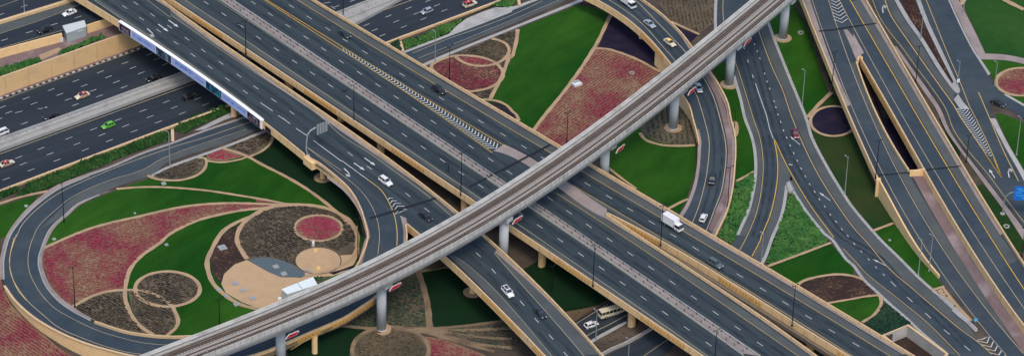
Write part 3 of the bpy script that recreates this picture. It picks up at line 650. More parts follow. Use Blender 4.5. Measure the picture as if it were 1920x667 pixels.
lines(mh, 'edge_line', M_YELB, YW, [(.2, k(1, 0, '430,-60 530,2 700,107 800,172 930,266 961,287')+k(2, 0, '180,402 400,542 590,669')+k(2, 1, '730,107')+px('923,287')), (.2, k(1, 0, '440,-60 540,2 700,98 800,160 930,248 961,268')+k(2, 0, '200,376 400,504 640,660')+k(2, 1, '800,88')+px('950,274'))])
road('gore_paving', px('925,286 945,283 1000,320 1040,347 1100,388 1138,411'), px('945,272 955,273 1010,305 1066,343 1110,372 1138,392'), M_PINK, ZD, .13, parent=mh, kind=None)
road('median_paving', k(1, 0, '200,-60 290,0 460,115 600,212 780,325 961,440')+k(2, 1, '320,0 480,105 700,245 880,362')+k(3, 2, '362,0 560,130 700,225 961,410')+k(4, 2, '140,500 345,655'), k(1, 0, '240,-60 338,0 470,90 600,178 780,292 961,405')+k(2, 1, '365,5 560,140 745,250 915,365')+k(3, 2, '415,0 560,95 700,198 961,378')+k(4, 2, '190,500 425,667'), M_PINK, ZD, .2, parent=mh, kind=None)
mb = MB()
for s in (k(1, 0, '190,-60 280,0 450,115 600,217 780,331 961,446')+k(2, 1, '310,0 480,113 700,251 880,370')+k(3, 2, '355,0 560,137 700,232 961,416')+k(4, 2, '135,506 340,660'), k(1, 0, '250,-60 348,0 470,82 600,172 780,285 961,398')+k(2, 1, '375,0 570,137 750,245 925,367')+k(3, 2, '425,0 560,88 700,192 961,370')+k(4, 2, '195,497 435,667')):
    wall(mb, line3(s, ZD, .25), .35, -.25, .12)
mb.build('median_kerb', M_CONCL, mh)
gd = empty('guard_rail', label='twin steel guard rail with dark posts along the pink median of the widest overpass', cat='guard rail')
for o_ in (-.7, .7):
    L = inset(line3(k(1, 0, '220,-60 312,0 465,102 600,195 780,308 961,422')+k(2, 1, '342,0 520,122 722,247 898,364')+k(3, 2, '388,0 560,112 700,212 961,394')+k(4, 2, '165,500 385,660'), ZD, .2, 4.), o_)
    mb = MB(); wall(mb, L, .05, .5, .62); mb.build('rail', M_CONC, gd)
    s = np.concatenate([[0], np.cumsum(np.linalg.norm(np.diff(L, axis=0), axis=1))]); mb = MB()
    for x in np.arange(0, s[-1], 3.3):
        p = [np.interp(x, s, L[:, j]) for j in range(3)]; mb.box(p[0]-.1, p[0]+.1, p[1]-.1, p[1]+.1, p[2], p[2]+.65)
    mb.build('post', M_DMET, gd, kind='stuff')
SH = lambda a, b, m_=M_SHO, d=.08, par=mh: road('shoulder', a, b, m_, ZD, d, parent=par, kind=None)
SH(px('275,-50 347,0 456,73 570,148 677,222 773,285 873,350 905,373.5 950,404'), px('250,-50 334,0 440,74 560,152 680,235 790,302 893,374 940,408'))
SH(px('1000,445 1043,473 1106.5,511.6 1193,570 1280,633 1340,676'), px('985,445 1020,468 1106,522 1193,580 1280,640 1330,676'))
SH(px('480,-48 556.4,0 640,51 740,111.5 813,158 921,222 1003,270 1040,290 1126.5,340 1236,407 1303,445 1430,521.6 1546.4,591.5 1670,667'), px('500,-48 574,0 660,52 755,106 820,148 930,212 1010,260 1050,283 1140,336 1243,398 1310,436 1430,507 1546,577 1690,665'))
SH(px('1043,362 1163,438.5 1226.5,480 1333,555 1396.5,596.5 1530,690'), px('1060,365 1100,388 1170,433 1230,470 1335,540 1410,590 1530,676'))
SH(px('1073,346 1140,388 1236,444 1343,503 1493,601 1620,680'), px('1065,346 1135,392 1230,445 1340,508 1488,603 1600,673'))
road('verge_strip', px('500,-52 582,0 665,52 760,106 825,148 935,212 1012,258 1052,281 1143,336 1246,396 1312,436 1434,507 1548,577 1692,663'), px('505,-54 588,0 672,52 764,105 832,147 938,208 1018,257 1056,279 1150,335 1250,392 1320,435 1440,505 1552,574 1700,662'), M_PINK, ZD, .14, parent=mh, kind=None)
road('verge_strip', px('1120,400 1170,431 1232,469 1337,539 1412,588 1532,675'), px('1138,403 1176,430 1240,470 1345,540 1416,586 1535,671'), M_PINK, ZD, .14, parent=mh, kind=None)
# ================= curved ramp, top centre-right, passing below the viaduct
HT = nearest_h([(1100, -60, 7), (1180, 10, 7), (1225, 60, 6.8), (1265, 115, 6), (1300, 180, 4.6), (1325, 250, 2.6), (1330, 320, 1.0), (1318, 380, .2), (1290, 440, 0), (1240, 500, 0)])
tl = rim(k(3, 0, '330,-70 475,0 590,68 690,143 780,228 860,322 905,385')+k(4, 0, '-40,470 5,545 38,600 55,667')+k(4, 1, '72,60 88,130'), HT)
tlg = line3(k(4, 1, '80,170 78,250 60,360 30,450 0,508 -60,580'), HT)
trr = rim(k(3, 0, '600,-90 740,-2 860,90 961,190')+k(4, 0, '60,270 160,405 215,490 258,580 275,667')+k(4, 1, '296,80 302,160 298,260 285,390 258,505 225,580 185,660 140,740'), HT)
mlg = np.vstack([tl[:-1], tlg])
tr_ = empty('ramp_overpass', label='curved ramp with tan lattice parapet carrying the white truck and taxi', cat='overpass')
deck(tr_, np.vstack([inset(mlg, .15), inset(trr, -.15)[::-1]]), HT, 1.4, M_ASPH_R)
q = parapet(tr_, tl, 1, z0=-1.4); parapet(tr_, trr, -1, z0=-1.4); lattice(q, tl, [(1203, 1246)], 1)
pier(tr_, (1203, 72), 5.8, .9, 0)
mb = MB(); wall(mb, inset(tl, .6)[18:], .4, 0, -.3, 0, zb=lambda x, y: -.3); wall(mb, inset(trr, -.4)[26:], .5, 0, -.2, 0, zb=lambda x, y: -.3); mb.build('retaining_face', M_TAN, tr_)
HT_=0
lines(tr_, 'edge_line', M_YELD, HT, [(.17, k(3, 0, '440,-60 545,0 640,62 740,142 830,242 915,340')+k(4, 0, '0,420 70,520 100,600 120,667')+k(4, 1, '147,110 148,200 130,340 95,480 55,585 20,667')),
    (.2, k(3, 0, '590,-70 705,12 800,108 880,190 965,280')+k(4, 0, '60,350 125,450 175,550 210,667')+k(4, 1, '240,130 243,240 220,400 180,510 135,625 90,700'))])
road('verge_strip', k(3, 0, '580,-85 718,2 845,98 945,198')+k(4, 0, '40,282 142,415 195,500 236,585 255,667')+k(4, 1, '274,80 280,160 275,260 262,390 236,500 200,580 160,655 120,725'), k(3, 0, '590,-85 728,0 855,92 955,192')+k(4, 0, '52,275 155,408 208,493 250,580 268,667')+k(4, 1, '290,80 296,160 292,260 278,390 252,505 218,580 178,660 135,735'), M_PINK, HT, .12, parent=tr_, kind=None)
road('verge_strip', k(4, 1, '80,60 93,130 84,170 82,250 64,360 34,450 2,512 -50,585'), k(4, 1, '92,60 106,130 103,180 98,260 82,365 50,460 22,518 -30,595'), M_PINK, HT, .12, parent=tr_, kind=None)
road('shoulder', k(4, 0, '75,345 135,450 188,550')+k(4, 1, '222,0 250,130 253,240 230,400 190,510 145,625'), k(4, 0, '105,345 165,440 215,540')+k(4, 1, '255,0 275,80 280,160 275,260 262,390 234,500 200,580 170,640'), M_PINKD, HT, .11, parent=tr_, kind=None)

# ================= ground roads on the right
G0 = 0.
rb = surf('right_road', np.vstack([line3(k(4, 0, '170,-60 190,0 186,120 190,250 240,360 292,430 330,560 355,667')+k(4, 1, '368,0 388,90 408,170 416,280 403,400 373,520 315,655 260,740'), G0), line3(k(4, 2, '170,180 130,120')[1:]+k(4, 2, '440,160 462,130 510,10')+k(4, 1, '555,560 578,470 590,380 600,357 620,390 700,522 800,650')+k(5, 2, '-125,5 -45,110')+k(5, 2, '0,150 60,232 130,297 200,362 300,448 400,542 520,640 600,720'), G0), line3(k(5, 2, '900,740 770,655 690,577 640,500 560,398 460,308 370,228 250,108 140,0')+k(4, 1, '961,505 900,420 820,290 730,120 685,10')+k(4, 0, '690,660 600,440 520,240 480,130 440,0 400,-100'), G0)]), M_ASPH_R, G0, .08)
lines(rb, 'edge_line', M_YEL, G0, [(.16, k(4, 0, '228,-30 228,90 250,220 290,330 340,480 398,667')+k(4, 1, '435,110 453,240 446,380 416,530 360,667 320,740')),
    (.2, k(4, 0, '400,60 430,180 500,370 560,500 615,660')+k(4, 1, '680,150 760,310 860,470 961,612')+k(5, 2, '80,30 200,172 340,292 480,412 600,512 690,577 780,655')),
    (.16, k(5, 2, '-60,60 0,122 90,217 250,342 420,482 600,662'))])
lines(rb, 'edge_line', M_YELB, G0, [(.24, k(4, 1, '512,112 530,200 536,300 520,430 490,550 440,667')+k(4, 2, '440,10 390,105')), (.22, k(4, 1, '518,120 600,290 720,490 850,667')+k(5, 2, '-60,60')[:0])])
mk = MK(); ribbon(mk, line3(k(4, 0, '410,470 440,560 472,650')+k(4, 1, '490,60 515,125'), G0, .16), .18)
dashes(mk, k(4, 0, '385,200 405,250 420,290 435,330 462,415 475,460 490,500 515,570 525,605 537,645')+k(4, 1, '552,20 568,68 586,108 605,152 625,195 645,238 667,282 691,325 715,370 743,412 770,455 800,495 831,540 863,580 897,622 930,660'), G0, 1.0, .2)
dashes(mk, k(4, 0, '345,270 368,345 395,430'), G0, 1.8, .2)
dashes(mk, k(5, 2, '5,35 45,78 87,123 128,167 172,209'), G0, 1.0, .2); dashes(mk, k(5, 2, '224,259 318,347 421,438 527,530 641,621 750,710'), G0, 2.6, .18)
arrow(mk, *k(4, 1, '832,462 768,415'), G0, 's', wd=.1); arrow(mk, *k(5, 2, '188,160 108,120'), G0, 's', wd=.1); arrow(mk, *k(4, 1, '660,148 605,100'), G0, 's', wd=.1)
ribbon(mk, line3(k(4, 1, '598,258 618,262'), G0, .16), .35)
mk.build('lane_marking', M_WHITE, rb)
road('shoulder', k(4, 0, '425,90 440,180 510,370 570,500 625,660')+k(4, 1, '690,150 770,310 868,468 965,606')+k(5, 2, '84,26 205,168 345,288 485,408 605,508 700,573'), k(4, 0, '455,60 478,130 515,240 596,440 686,660')+k(4, 1, '724,120 814,290 895,420 958,507')+k(5, 2, '135,0 245,108 365,228 455,308 555,398 640,490'), M_SHO, G0, .12)
road('shoulder', k(4, 0, '292,440 328,560 352,667')+k(4, 1, '385,90 405,170 413,280 400,400 370,520 312,655'), k(4, 0, '300,380 338,500 394,667')+k(4, 1, '428,110 446,240 439,380 409,530 355,665'), M_SHO, G0, .12)
road('gore_shoulder', k(4, 1, '520,140 538,220 543,300 528,430 498,550 455,660')+k(4, 2, '395,110'), k(4, 1, '522,140 600,300 620,345 598,352 583,380 572,470 548,560 508,667')+k(4, 2, '445,150'), M_SHO, G0, .11)
road('shoulder', k(4, 1, '605,318 720,502 848,667')+k(5, 2, '-60,68 0,130 88,224 248,350 418,490 590,667'), k(4, 1, '605,357 705,522 805,650')+k(5, 2, '-120,5 -45,110 0,152 60,232 130,297 200,362 300,448 400,542 520,640'), M_SHO, G0, .11)
# kerbs and light verges
mb = MB()
for s in (k(4, 0, '188,-20 184,120 190,250'), k(4, 0, '288,430 326,560 350,667')+k(4, 1, '384,90 404,170 412,280 399,400 369,520 310,655'), k(4, 1, '600,357 586,380 574,470 550,570 506,667')+k(4, 2, '470,100 442,155')): kerb(mb, s, G0, .9, .14)
mb.build('kerb', M_CONCL, None, kind='structure')
kk = empty('kerb_row', label='row of pale kerb stones along the right edge of the busy right-hand road', cat='kerb')
blocks(kk, 'kerb_stone', M_CONCL, k(4, 0, '440,10 482,130 522,240 602,440 692,660')+k(4, 1, '732,120 822,290 902,420 961,507')+k(5, 2, '140,0 250,108 370,228 460,308 560,398 690,522'), G0, 2.0, .9, .14, .15)
kk = empty('kerb_row', label='row of pale kerb stones between the triangle of shrubs and the right-hand road', cat='kerb')
blocks(kk, 'kerb_stone', M_CONCL, k(4, 1, '622,410 700,530 800,652')+k(5, 2, '-120,12 -45,118 0,158 60,240 130,305 200,370 300,456 400,550 520,648'), G0, 2.0, .9, .16, .15)
mb = MB(); L = line3(k(4, 1, '584,366 600,356 612,375 628,408 612,418 598,418 588,400'), G0, .0, 5., True); v, f = tri(L, 0, .3); mb.add(v, f); wall(mb, L, .3, -.1, .3, 0, closed=True); mb.build('island_nose', M_CONCL, None, label='pale concrete nose where the right-hand road splits', cat='kerb')

wear(rb, k(4, 0, '330,200 390,400 440,590 470,667')+k(4, 1, '500,110 585,290 720,500 850,667')+k(5, 2, '100,130 250,300 420,450 600,630'), G0, (1.6, 3.6), .8)
wear(rb, k(4, 0, '330,300 380,470 430,640')+k(4, 1, '470,110 492,240 484,380 455,530 410,667'), G0, (-.9, .9), .7)
wear(tr_, k(3, 0, '560,-60 640,12 770,125 870,225 950,320')+k(4, 0, '100,470 150,570 180,667')+k(4, 1, '195,120 200,230 178,380 130,540 80,667'), HT, (-1.1, 1.1), .7)
# --- ramp A (left of the pair) and ramp B
HA = nearest_h([(1520, -60, 7), (1560, 60, 7), (1600, 180, 6.6), (1640, 290, 5.6), (1668, 345, 4.6), (1700, 400, 3.2), (1735, 460, 1.6), (1775, 520, .15), (1800, 560, 0), (1880, 667, 0), (1930, 740, 0)])
HB = nearest_h([(1585, -70, 7), (1640, 60, 7), (1700, 175, 6.8), (1745, 270, 6.3), (1800, 360, 5.3), (1850, 440, 4.3), (1930, 560, 2.8), (1990, 660, 1.5)])
HA.fit = HB.fit = 'y'
aL = rim(k(4, 0, '640,-80 668,0 705,75 748,190 805,340 862,480 915,590 961,680')+k(5, 1, '50,165 85,240 140,335'), HA)
aL2 = rim(k(5, 1, '140,340 200,450 262,560 320,667')+k(5, 2, '400,112 480,212'), HA)
aR = rim(k(5, 0, '22,345 28,375 60,470 95,550 140,645')+k(5, 1, '225,150 318,290'), HA, .9)
bL = rim(k(5, 0, '48,328 62,365 110,455 160,545 215,640')+k(5, 1, '270,60 340,205 400,285 480,415 540,520 620,655')+k(5, 2, '700,145 830,325 961,498 1080,640'), HB, .9)
bR = rim(k(5, 0, '30,-90 75,0 130,108 230,278 330,428 440,615')+k(5, 1, '465,0 600,238 700,398 860,648')+k(5, 2, '961,148 1050,270'), HB, .9)
nose = rim(k(5, 0, '24,340 30,322 40,315 48,320 50,330'), HA, .9)
ra = empty('ramp_overpass', label='tan walled ramp sinking to the ground towards the lower right, left of the pair', cat='overpass')
aRoadR = None
AR_ = k(5, 1, '318,292 340,345 415,480 505,625')+k(5, 2, '600,120 700,270 830,470 961,652 1040,770')
# ramp A surface: from left parapet over to B's left side above the nose
topA = line3([(1583, -60), (1592, 0), (1606, 60), (1611, 105)], 7)
def hAB(x, y): return HA(x, y)
sA = np.vstack([inset(aL, .15)[:-1], inset(aL2, .15), line3(k(5, 2, '520,270 600,360 690,460 780,600 850,690 900,740'), 0), line3(AR_[::-1][:-1], HA), inset(aR, -.15)[::-1]])
topB = [q for q in line3([(1613, 108), (1608, 60), (1594, 0), (1585, -60)], 7)]
deck(ra, np.vstack([sA, topB]), HA, 1.3, M_ASPH_R)
b0 = empty('ramp_overpass', label='tan walled ramp with a bright yellow line, right one of the pair', cat='overpass')
deck(b0, np.vstack([line3([(1585, -60), (1594, 0), (1608, 60), (1613, 108)], 7), inset(bL, .15), inset(bR, -.15)[::-1]]), HB, 1.3, M_ASPH_R)
parapet(ra, aL, 1, z0=-1.4); parapet(ra, aR, -1, z0=-1.3); qb = parapet(b0, bL, 1, z0=-1.7); parapet(b0, bR, -1, z0=-1.3)
lattice(qb, bL, [(1622, 1712)], 1)
mb = MB(); wall(mb, nose, .4, -1.3, .9, 0); mb.build('parapet_nose', M_TAN, ra)
mb = MB(); wall(mb, aL2, .45, 0, .9, 1, zb=lambda x, y: -.3); e_ = aL2[0]; mb.box(e_[0]-.5, e_[0]+.7, e_[1]-.9, e_[1]+.4, -.3, e_[2]+1.05); mb.build('retaining_face', M_TAN, ra)
mb = MB(); wall(mb, inset(bL, .5)[34:], .4, 0, -.2, 0, zb=lambda x, y: -.3); wall(mb, inset(bR, -.4), .5, 0, -.2, 0, zb=lambda x, y: -.3); mb.build('retaining_face', M_TAN, b0)
cw = rim(k(5, 1, '318,290 350,288 402,280'), HB, .9); mb = MB(); wall(mb, cw, .5, -6, .9, -1); mb.build('end_wall', M_TAN, b0)
# paved slope between the ramps
a_ = line3(AR_, HA, .05); b_ = bL[[i for i in range(len(bL)) if qpx(bL[i]+np.array([0, 0, .9]))[1] > 315]]
mb = MB(); idx = np.linspace(0, 1, 30); A_ = np.array([[np.interp(t*(len(a_)-1), range(len(a_)), a_[:, j]) for j in range(3)] for t in idx]); B_ = np.array([[np.interp(t*(len(b_)-1), range(len(b_)), b_[:, j]) for j in range(3)] for t in idx])
B_[:, 2] -= 1.5
for i in range(29):
    for j in range(6):
        f_ = lambda u_, v_: tuple(A_[u_]*(1-v_)+B_[u_]*v_+np.array([0, 0, .12]))
        mb.quad(f_(i, j/6), f_(i+1, j/6), f_(i+1, (j+1)/6), f_(i, (j+1)/6))
mb.build('paved_slope', M_PINKD, None, kind='structure')
lines(ra, 'edge_line', M_YELD, HA, [(.15, k(4, 0, '700,-60 735,0 790,180 870,380 961,590')+k(5, 1, '30,60 150,290 240,450 370,662')+k(5, 2, '510,210 560,282 690,452 860,662')), (.16, k(4, 0, '810,-60 825,0 850,130 900,270 961,420')+k(5, 0, '95,600')+k(5, 1, '150,110 250,300 330,440 440,640')+k(5, 2, '600,210 720,370 961,650'))])
lines(b0, 'edge_line', M_YELD, HB, [(.16, k(4, 0, '850,-60 885,10 950,140')+k(5, 0, '60,260 150,430 270,625')+k(5, 1, '370,150 470,330 680,662')+k(5, 2, '740,50 961,400'))])
lines(b0, 'edge_line', M_YELB, HB, [(.24, k(5, 0, '-40,-40 0,42 70,152 130,260 230,440 330,590')+k(5, 1, '370,0 470,170 560,330 680,510 765,665')+k(5, 2, '870,150 961,290 1050,420'))])
mk = MK(); chevrons(mk, k(4, 0, '832,-10 845,90 862,140'), k(4, 0, '880,-10 925,95 938,135'), HA, 8, 1., .42, t0=.05, t1=.95); mk.build('lane_marking', M_WHITE, ra)
mk = MK(); chevrons(mk, k(5, 2, '690,574 760,640 820,690'), k(5, 2, '762,552 830,630 880,690'), HA, 6, 1., .4, t0=.06, t1=.95); mk.build('lane_marking', M_WHITE, ra)
patch('gore_paving', k(4, 0, '905,170 925,165 961,210')+k(5, 0, '0,190 60,298 40,312 22,335 22,350 0,300')+k(4, 0, '961,300 935,235'), M_PINK, HA, .13, kind='structure')
road('shoulder', k(5, 0, '22,350 55,470 90,560 140,667')+k(5, 1, '225,165 312,292 338,345 413,480 503,625')+k(5, 2, '598,120 698,270 828,470 959,652'), k(5, 0, '-20,360 30,500 100,640')+k(5, 1, '160,110 255,300 335,440 445,640')+k(5, 2, '610,210 725,370 961,665'), M_SHO, HA, .12)
road('verge_strip', k(4, 0, '676,0 712,75 755,190 812,340 868,480 925,600'), k(4, 0, '715,0 745,75 780,190 835,340 890,470 945,590'), M_PINK, HA, .1)
road('verge_strip', k(5, 0, '66,0 121,108 221,278 321,428 431,615')+k(5, 1, '456,0 591,238 691,398 851,648'), k(5, 0, '44,0 100,112 203,285 302,438 412,625')+k(5, 1, '436,4 570,244 668,404 828,655'), M_PINK, HB, .12)
road('shoulder', k(5, 0, '44,0 100,112 203,285 302,438 412,625')+k(5, 1, '436,4 570,244 668,404 828,655')+k(5, 2, '930,130'), k(5, 0, '-15,10 75,150 138,260 238,440 338,590')+k(5, 1, '378,0 478,170 568,330 688,510 773,665')+k(5, 2, '878,150'), M_SHO, HB, .1)

# --- roads C and D on the ground, far right
outC = k(5, 0, '70,-60 100,0 130,92 190,185 250,262 335,380 420,495 500,615')+k(5, 1, '545,60 622,175 742,328 850,470 961,612 1060,740')
outD = k(5, 0, '510,-40 530,0 600,152 670,288 700,330 760,425 850,532 961,602 1100,680')
lowD = k(5, 0, '1100,720 961,668 880,622 800,598 768,595')+k(5, 1, '790,0 865,150 961,322 1060,520 1160,740')
rc = surf('far_right_road', np.vstack([line3(outC, 0), line3(lowD[::-1], 0), line3(outD[::-1], 0)]), M_ASPH_R, 0, .08)
lines(rc, 'edge_line', M_YEL, 0, [(.16, k(5, 0, '80,-60 108,0 145,92 205,182 270,262 352,375 440,492 520,612')+k(5, 1, '563,60 640,172 765,322 868,462 970,595')), (.26, k(5, 0, '160,-50 178,0 212,90 300,220 420,390 570,600 600,655')+k(5, 1, '740,190 835,328')), (.18, k(5, 0, '395,-50 410,0 470,150 530,300 600,460 655,600')+k(5, 1, '690,0 780,190 835,325')), (.22, k(5, 0, '705,520 765,660')+k(5, 1, '840,170 930,352'))])
lines(rc, 'edge_line', M_YELB, 0, [(.4, k(5, 1, '745,200 835,330')), (.3, k(5, 1, '790,220 832,322'))])
mk = MK(); chevrons(mk, k(5, 0, '580,612 610,667')+k(5, 1, '700,130 770,220'), k(5, 0, '640,600 680,667')+k(5, 1, '740,115 790,222'), 0, 20, 1., .4, t0=.03, t1=.97)
for t, h_, kd in ((k(5, 1, '797,335 765,285'), 0, 's'), (k(5, 1, '878,332 868,280'), 0, 'r'), (k(5, 0, '168,75 160,30'), 0, 'r')): arrow(mk, *t, 0, kd, wd=.14)
mk.build('lane_marking', M_WHITE, rc)
road('shoulder', k(5, 0, '190,0 222,88 310,218 430,388 560,575'), k(5, 0, '225,0 290,115 370,228 460,380 570,520'), M_SHO, 0, .12)
patch('gore_shoulder', k(5, 0, '565,560 590,530 615,570 655,615 600,612'), M_CONCL, 0, .14, kind='structure')
isl = empty('road_island', label='long wedge island with pale kerbs and brown planting between two far right roads', cat='traffic island')
o_ = line3(k(5, 0, '215,-40 235,5 300,120 380,232 470,380 560,505 590,528 598,515 575,460 500,298 430,150 372,0 355,-50'), 0, 0., 6.); mb = MB(); v, f = tri(o_, 0, .16); mb.add(v, f); mb.build('island_top', M_CONCL, isl)
patch('planting_soil', k(5, 0, '240,-40 255,0 320,110 400,225 490,372 555,470 565,462 480,295 410,150 352,0 340,-50'), M_BROWNB, 0, .22, isl)
mb = MB(); wall(mb, o_, .35, -.1, .26, 0); mb.build('kerb', M_CONCL, isl)
road('pavement', k(5, 0, '520,-40 545,0 615,152 685,285 705,310'), k(5, 0, '570,-40 592,0 655,120 700,210 742,300'), M_PINK, 0, .12)
road('pavement', k(5, 0, '510,-40 532,0 602,152 672,288 700,330 760,425'), k(5, 0, '520,-40 542,0 612,152 682,284 712,326 772,415'), M_CONCL, 0, .14)
road('pavement', k(5, 0, '700,300 850,308 961,330 1060,360'), k(5, 0, '705,335 850,340 961,362 1060,392'), M_PINK, 0, .13)
road('pavement', k(5, 1, '768,0 855,162 952,335 1040,520'), k(5, 1, '800,0 875,150 975,320 1065,505'), M_CONC, 0, .12)
road('pavement', k(5, 0, '850,535 961,600 1060,660'), k(5, 0, '855,525 965,588 1065,650'), M_CONC, 0, .12)
road('pavement', k(5, 0, '225,260 309,385 400,520 465,612')+k(5, 1, '520,65 600,180 720,345 850,520 961,690'), k(5, 0, '245,262 330,384 415,500 492,615')+k(5, 1, '540,62 616,178 736,330 862,492 985,655'), M_PINK, 0, .12)
# brown strip, paths and lawn between ramp B and road C
patch('lawn', k(5, 1, '480,0 505,0 560,100 600,190 600,230 560,165 520,80'), M_LAWND, 0, .04, kind='structure')
patch('lawn', k(5, 1, '680,385 730,368 845,510 961,690 1000,760 900,740 860,650 770,510'), M_LAWN2, 0, .04, kind='structure')

# ================= dark joints across the decks
def joint(p, h, w_=.55, par=None): mb = MB(); ribbon(mb, line3(p, h, .24), w_); return mb.build('expansion_joint', M_DARKJ, par)
joint(px('693,409 817,371'), ZD, .9, lb); joint(px('880,350 1032,271'), ZD, .8, mh); joint(k(4, 0, '768,176 860,166 961,150')+k(5, 0, '130,132'), HA, .6, ra)
joint(k(5, 1, '140,318 320,303'), HA, .5, ra); joint(k(5, 1, '402,288 605,268'), HB, .45, b0)

# ================= metro viaduct
ZR = 19.0
M_PLI = mat('track_plinth', (.25, .22, .19), .9, .2, .4, 7., .15)
far_ = line3(fitted(px('150,707 263,668 320,648.5 360,629 420,603 486.5,577 553,545 640,511.5 706.6,480 773,447 840,411 960,339 1003,309 1060,271 1140,219 1193,173 1280,98 1330,59 1410,-2 1480,-58'), 'x', 4), ZR, 0, 5.)
RN = normals(far_); WID = 9.0
vd = empty('metro_viaduct', label='elevated pale grey metro viaduct with two tracks crossing the whole picture diagonally', cat='viaduct')
def off(d, z): q = far_.copy(); q[:, :2] -= RN*d; q[:, 2] = z; return q
def sweep(name, prof, mt, par, closedprof=True):
    "sweep a cross-section (distance from the far rim, height relative to the rim) along the viaduct"
    R = [off(a, ZR+b) for a, b in prof]; n = len(far_); vs = [tuple(q) for r_ in R for q in r_]; fs = []
    m_ = len(prof)
    for j in range(m_ if closedprof else m_-1):
        for i in range(n-1): fs.append((j*n+i, ((j+1) % m_)*n+i, ((j+1) % m_)*n+i+1, j*n+i+1))
    mb = MB(); mb.add(vs, fs); return mb.build(name, mt, par)
D0 = -1.55   # track bed level below the rims
gr_ = sweep('girder', [(0, -1.75), (.1, -2.3), (1.1, -4.1), (WID-1.1, -4.1), (WID-.1, -2.3), (WID, -1.75), (WID-.35, D0), (.35, D0)], M_RAILC, vd)
sweep('far_parapet', [(0, 0), (0, -1.75), (.5, -1.75), (.5, -.35), (1.0, -.35), (1.0, -.55), (.5, -.7), (.42, 0)], M_RAILC, vd)
sweep('cable_walkway', [(.55, D0+.02), (.55, D0+.5), (1.5, D0+.5), (1.5, D0+.02)], M_CONC, vd)
sweep('near_ledge', [(WID+.1, -1.62), (WID+.1, -1.74), (WID-.3, -1.74), (WID-.3, -1.62)], M_GMET, vd)
sweep('track_slab', [(1.5, D0+.01), (1.5, D0+.06), (WID-.4, D0+.06), (WID-.4, D0+.01)], M_BED, vd)
sweep('centre_walkway', [(3.8, D0+.05), (3.8, D0+.25), (4.15, D0+.25), (4.15, D0+.05)], M_PLI, vd)
rails = [(1.95, M_RUST), (3.35, M_RUST), (4.65, M_STEEL), (5.95, M_STEEL)]
for d, mt in rails:
    sweep('plinth', [(d-.42, D0+.05), (d-.42, D0+.2), (d+.42, D0+.2), (d+.42, D0+.05)], M_BED if mt is M_RUST else M_PLI, vd)
    sweep('rail', [(d-.1, D0+.2), (d-.1, D0+.42), (d+.1, D0+.42), (d+.1, D0+.2)], mt, vd)
for d in (2.65, 5.3, 6.75, 7.5, 8.1): sweep('conductor_rail', [(d-.07, D0+.06), (d-.07, D0+.4), (d+.07, D0+.4), (d+.07, D0+.06)], M_RUST, vd)
s = np.concatenate([[0], np.cumsum(np.linalg.norm(np.diff(far_, axis=0), axis=1))])
def on(dist, d, z):
    p = np.array([np.interp(dist, s, off(d, z)[:, j]) for j in range(3)]); return p
OFFC = {}
def at(dist, d, z):
    if (d, z) not in OFFC: OFFC[(d, z)] = off(d, z)
    q = OFFC[(d, z)]; p = np.array([np.interp(dist, s, q[:, j]) for j in range(3)]); p2 = np.array([np.interp(dist+.5, s, q[:, j]) for j in range(3)])
    return p, math.atan2(p2[1]-p[1], p2[0]-p[0])
mb = MB()
for x in np.arange(0, s[-1], 1.0):
    for d in (3.95, 6.6): 
        p, a = at(x, d, ZR+D0+.05); c, s_ = math.cos(a), math.sin(a)
        for q in ((-.12,),): mb.box(-.17, .17, -.22, .22, 0, .28, 0, Matrix.Translation(p) @ Matrix.Rotation(a, 4, 'Z'))
mb.build('cable_bracket', M_CONCL, vd, kind='stuff')
pan = MB(); pan.box(-.86, .86, -.1, .1, -1.45, 0); pme = pan.mesh('parapet_panel', M_RAILC)
pst = MB(); pst.box(-.07, .07, -.14, .08, -1.5, .04); sme = pst.mesh('parapet_post', M_GMET)
STEP = s[-1]/int(s[-1]/1.85)
for i in range(int(s[-1]/1.85)):
    p, a = at((i+.5)*STEP, WID-.1, ZR-.15); link('parapet_panel', pme, vd, tuple(p), a)
    p, a = at(i*STEP, WID-.1, ZR-.15); link('parapet_post', sme, vd, tuple(p), a)
M_COL = mat('column_concrete', (.37, .405, .43), .85, .08, .25, 5., .06)
# columns and signs
for bx, by, lab in ((527, 690, 0), (715, 616, 1), (943, 500, 0), (1132, 345, 0), (1262, 240, 1), (1367, 159, 1), (1468, 72, 1)):
    q = U(bx, by, H); c_ = off(WID/2, 0); dd_ = np.hypot(c_[:, 0]-q[0], c_[:, 1]-q[1]); i = int(np.argmin(dd_)); q = np.array([q[0], q[1], q[2]])
    if by in (690, 500, 345): q[0], q[1] = U(bx, by, H)[:2]
    C_ = c_[i]; q2 = q*1.; q2[0], q2[1] = (q[0]*.5+C_[0]*.5, q[1]*.5+C_[1]*.5) if dd_[i] < 6 else (q[0], q[1])
    mb = MB(); zt = ZR-4.1
    mb.cyl(q, 1.42, q[2]-.3, q[2]+.35, 28, r2=1.42); mb.cyl(q, 1.32, q[2]+.35, zt-1.2, 28); col = mb.build('column', M_COL, vd, smooth=True)
    mb = MB(); a = math.atan2(RN[i][1], RN[i][0]); M_ = Matrix.Translation((C_[0]*.6+q[0]*.4, C_[1]*.6+q[1]*.4, 0)) @ Matrix.Rotation(a, 4, 'Z')
    mb.box(-3.1, 3.1, -1.25, 1.25, zt-1.2, zt+.02, 0, M_); mb.build('column_head', M_COL, col)
    if lab: mb = MB(); mb.cyl(q, 2.7, q[2]-.2, q[2]+.16, 36); mb.build('base_ring', M_SANDP, col)
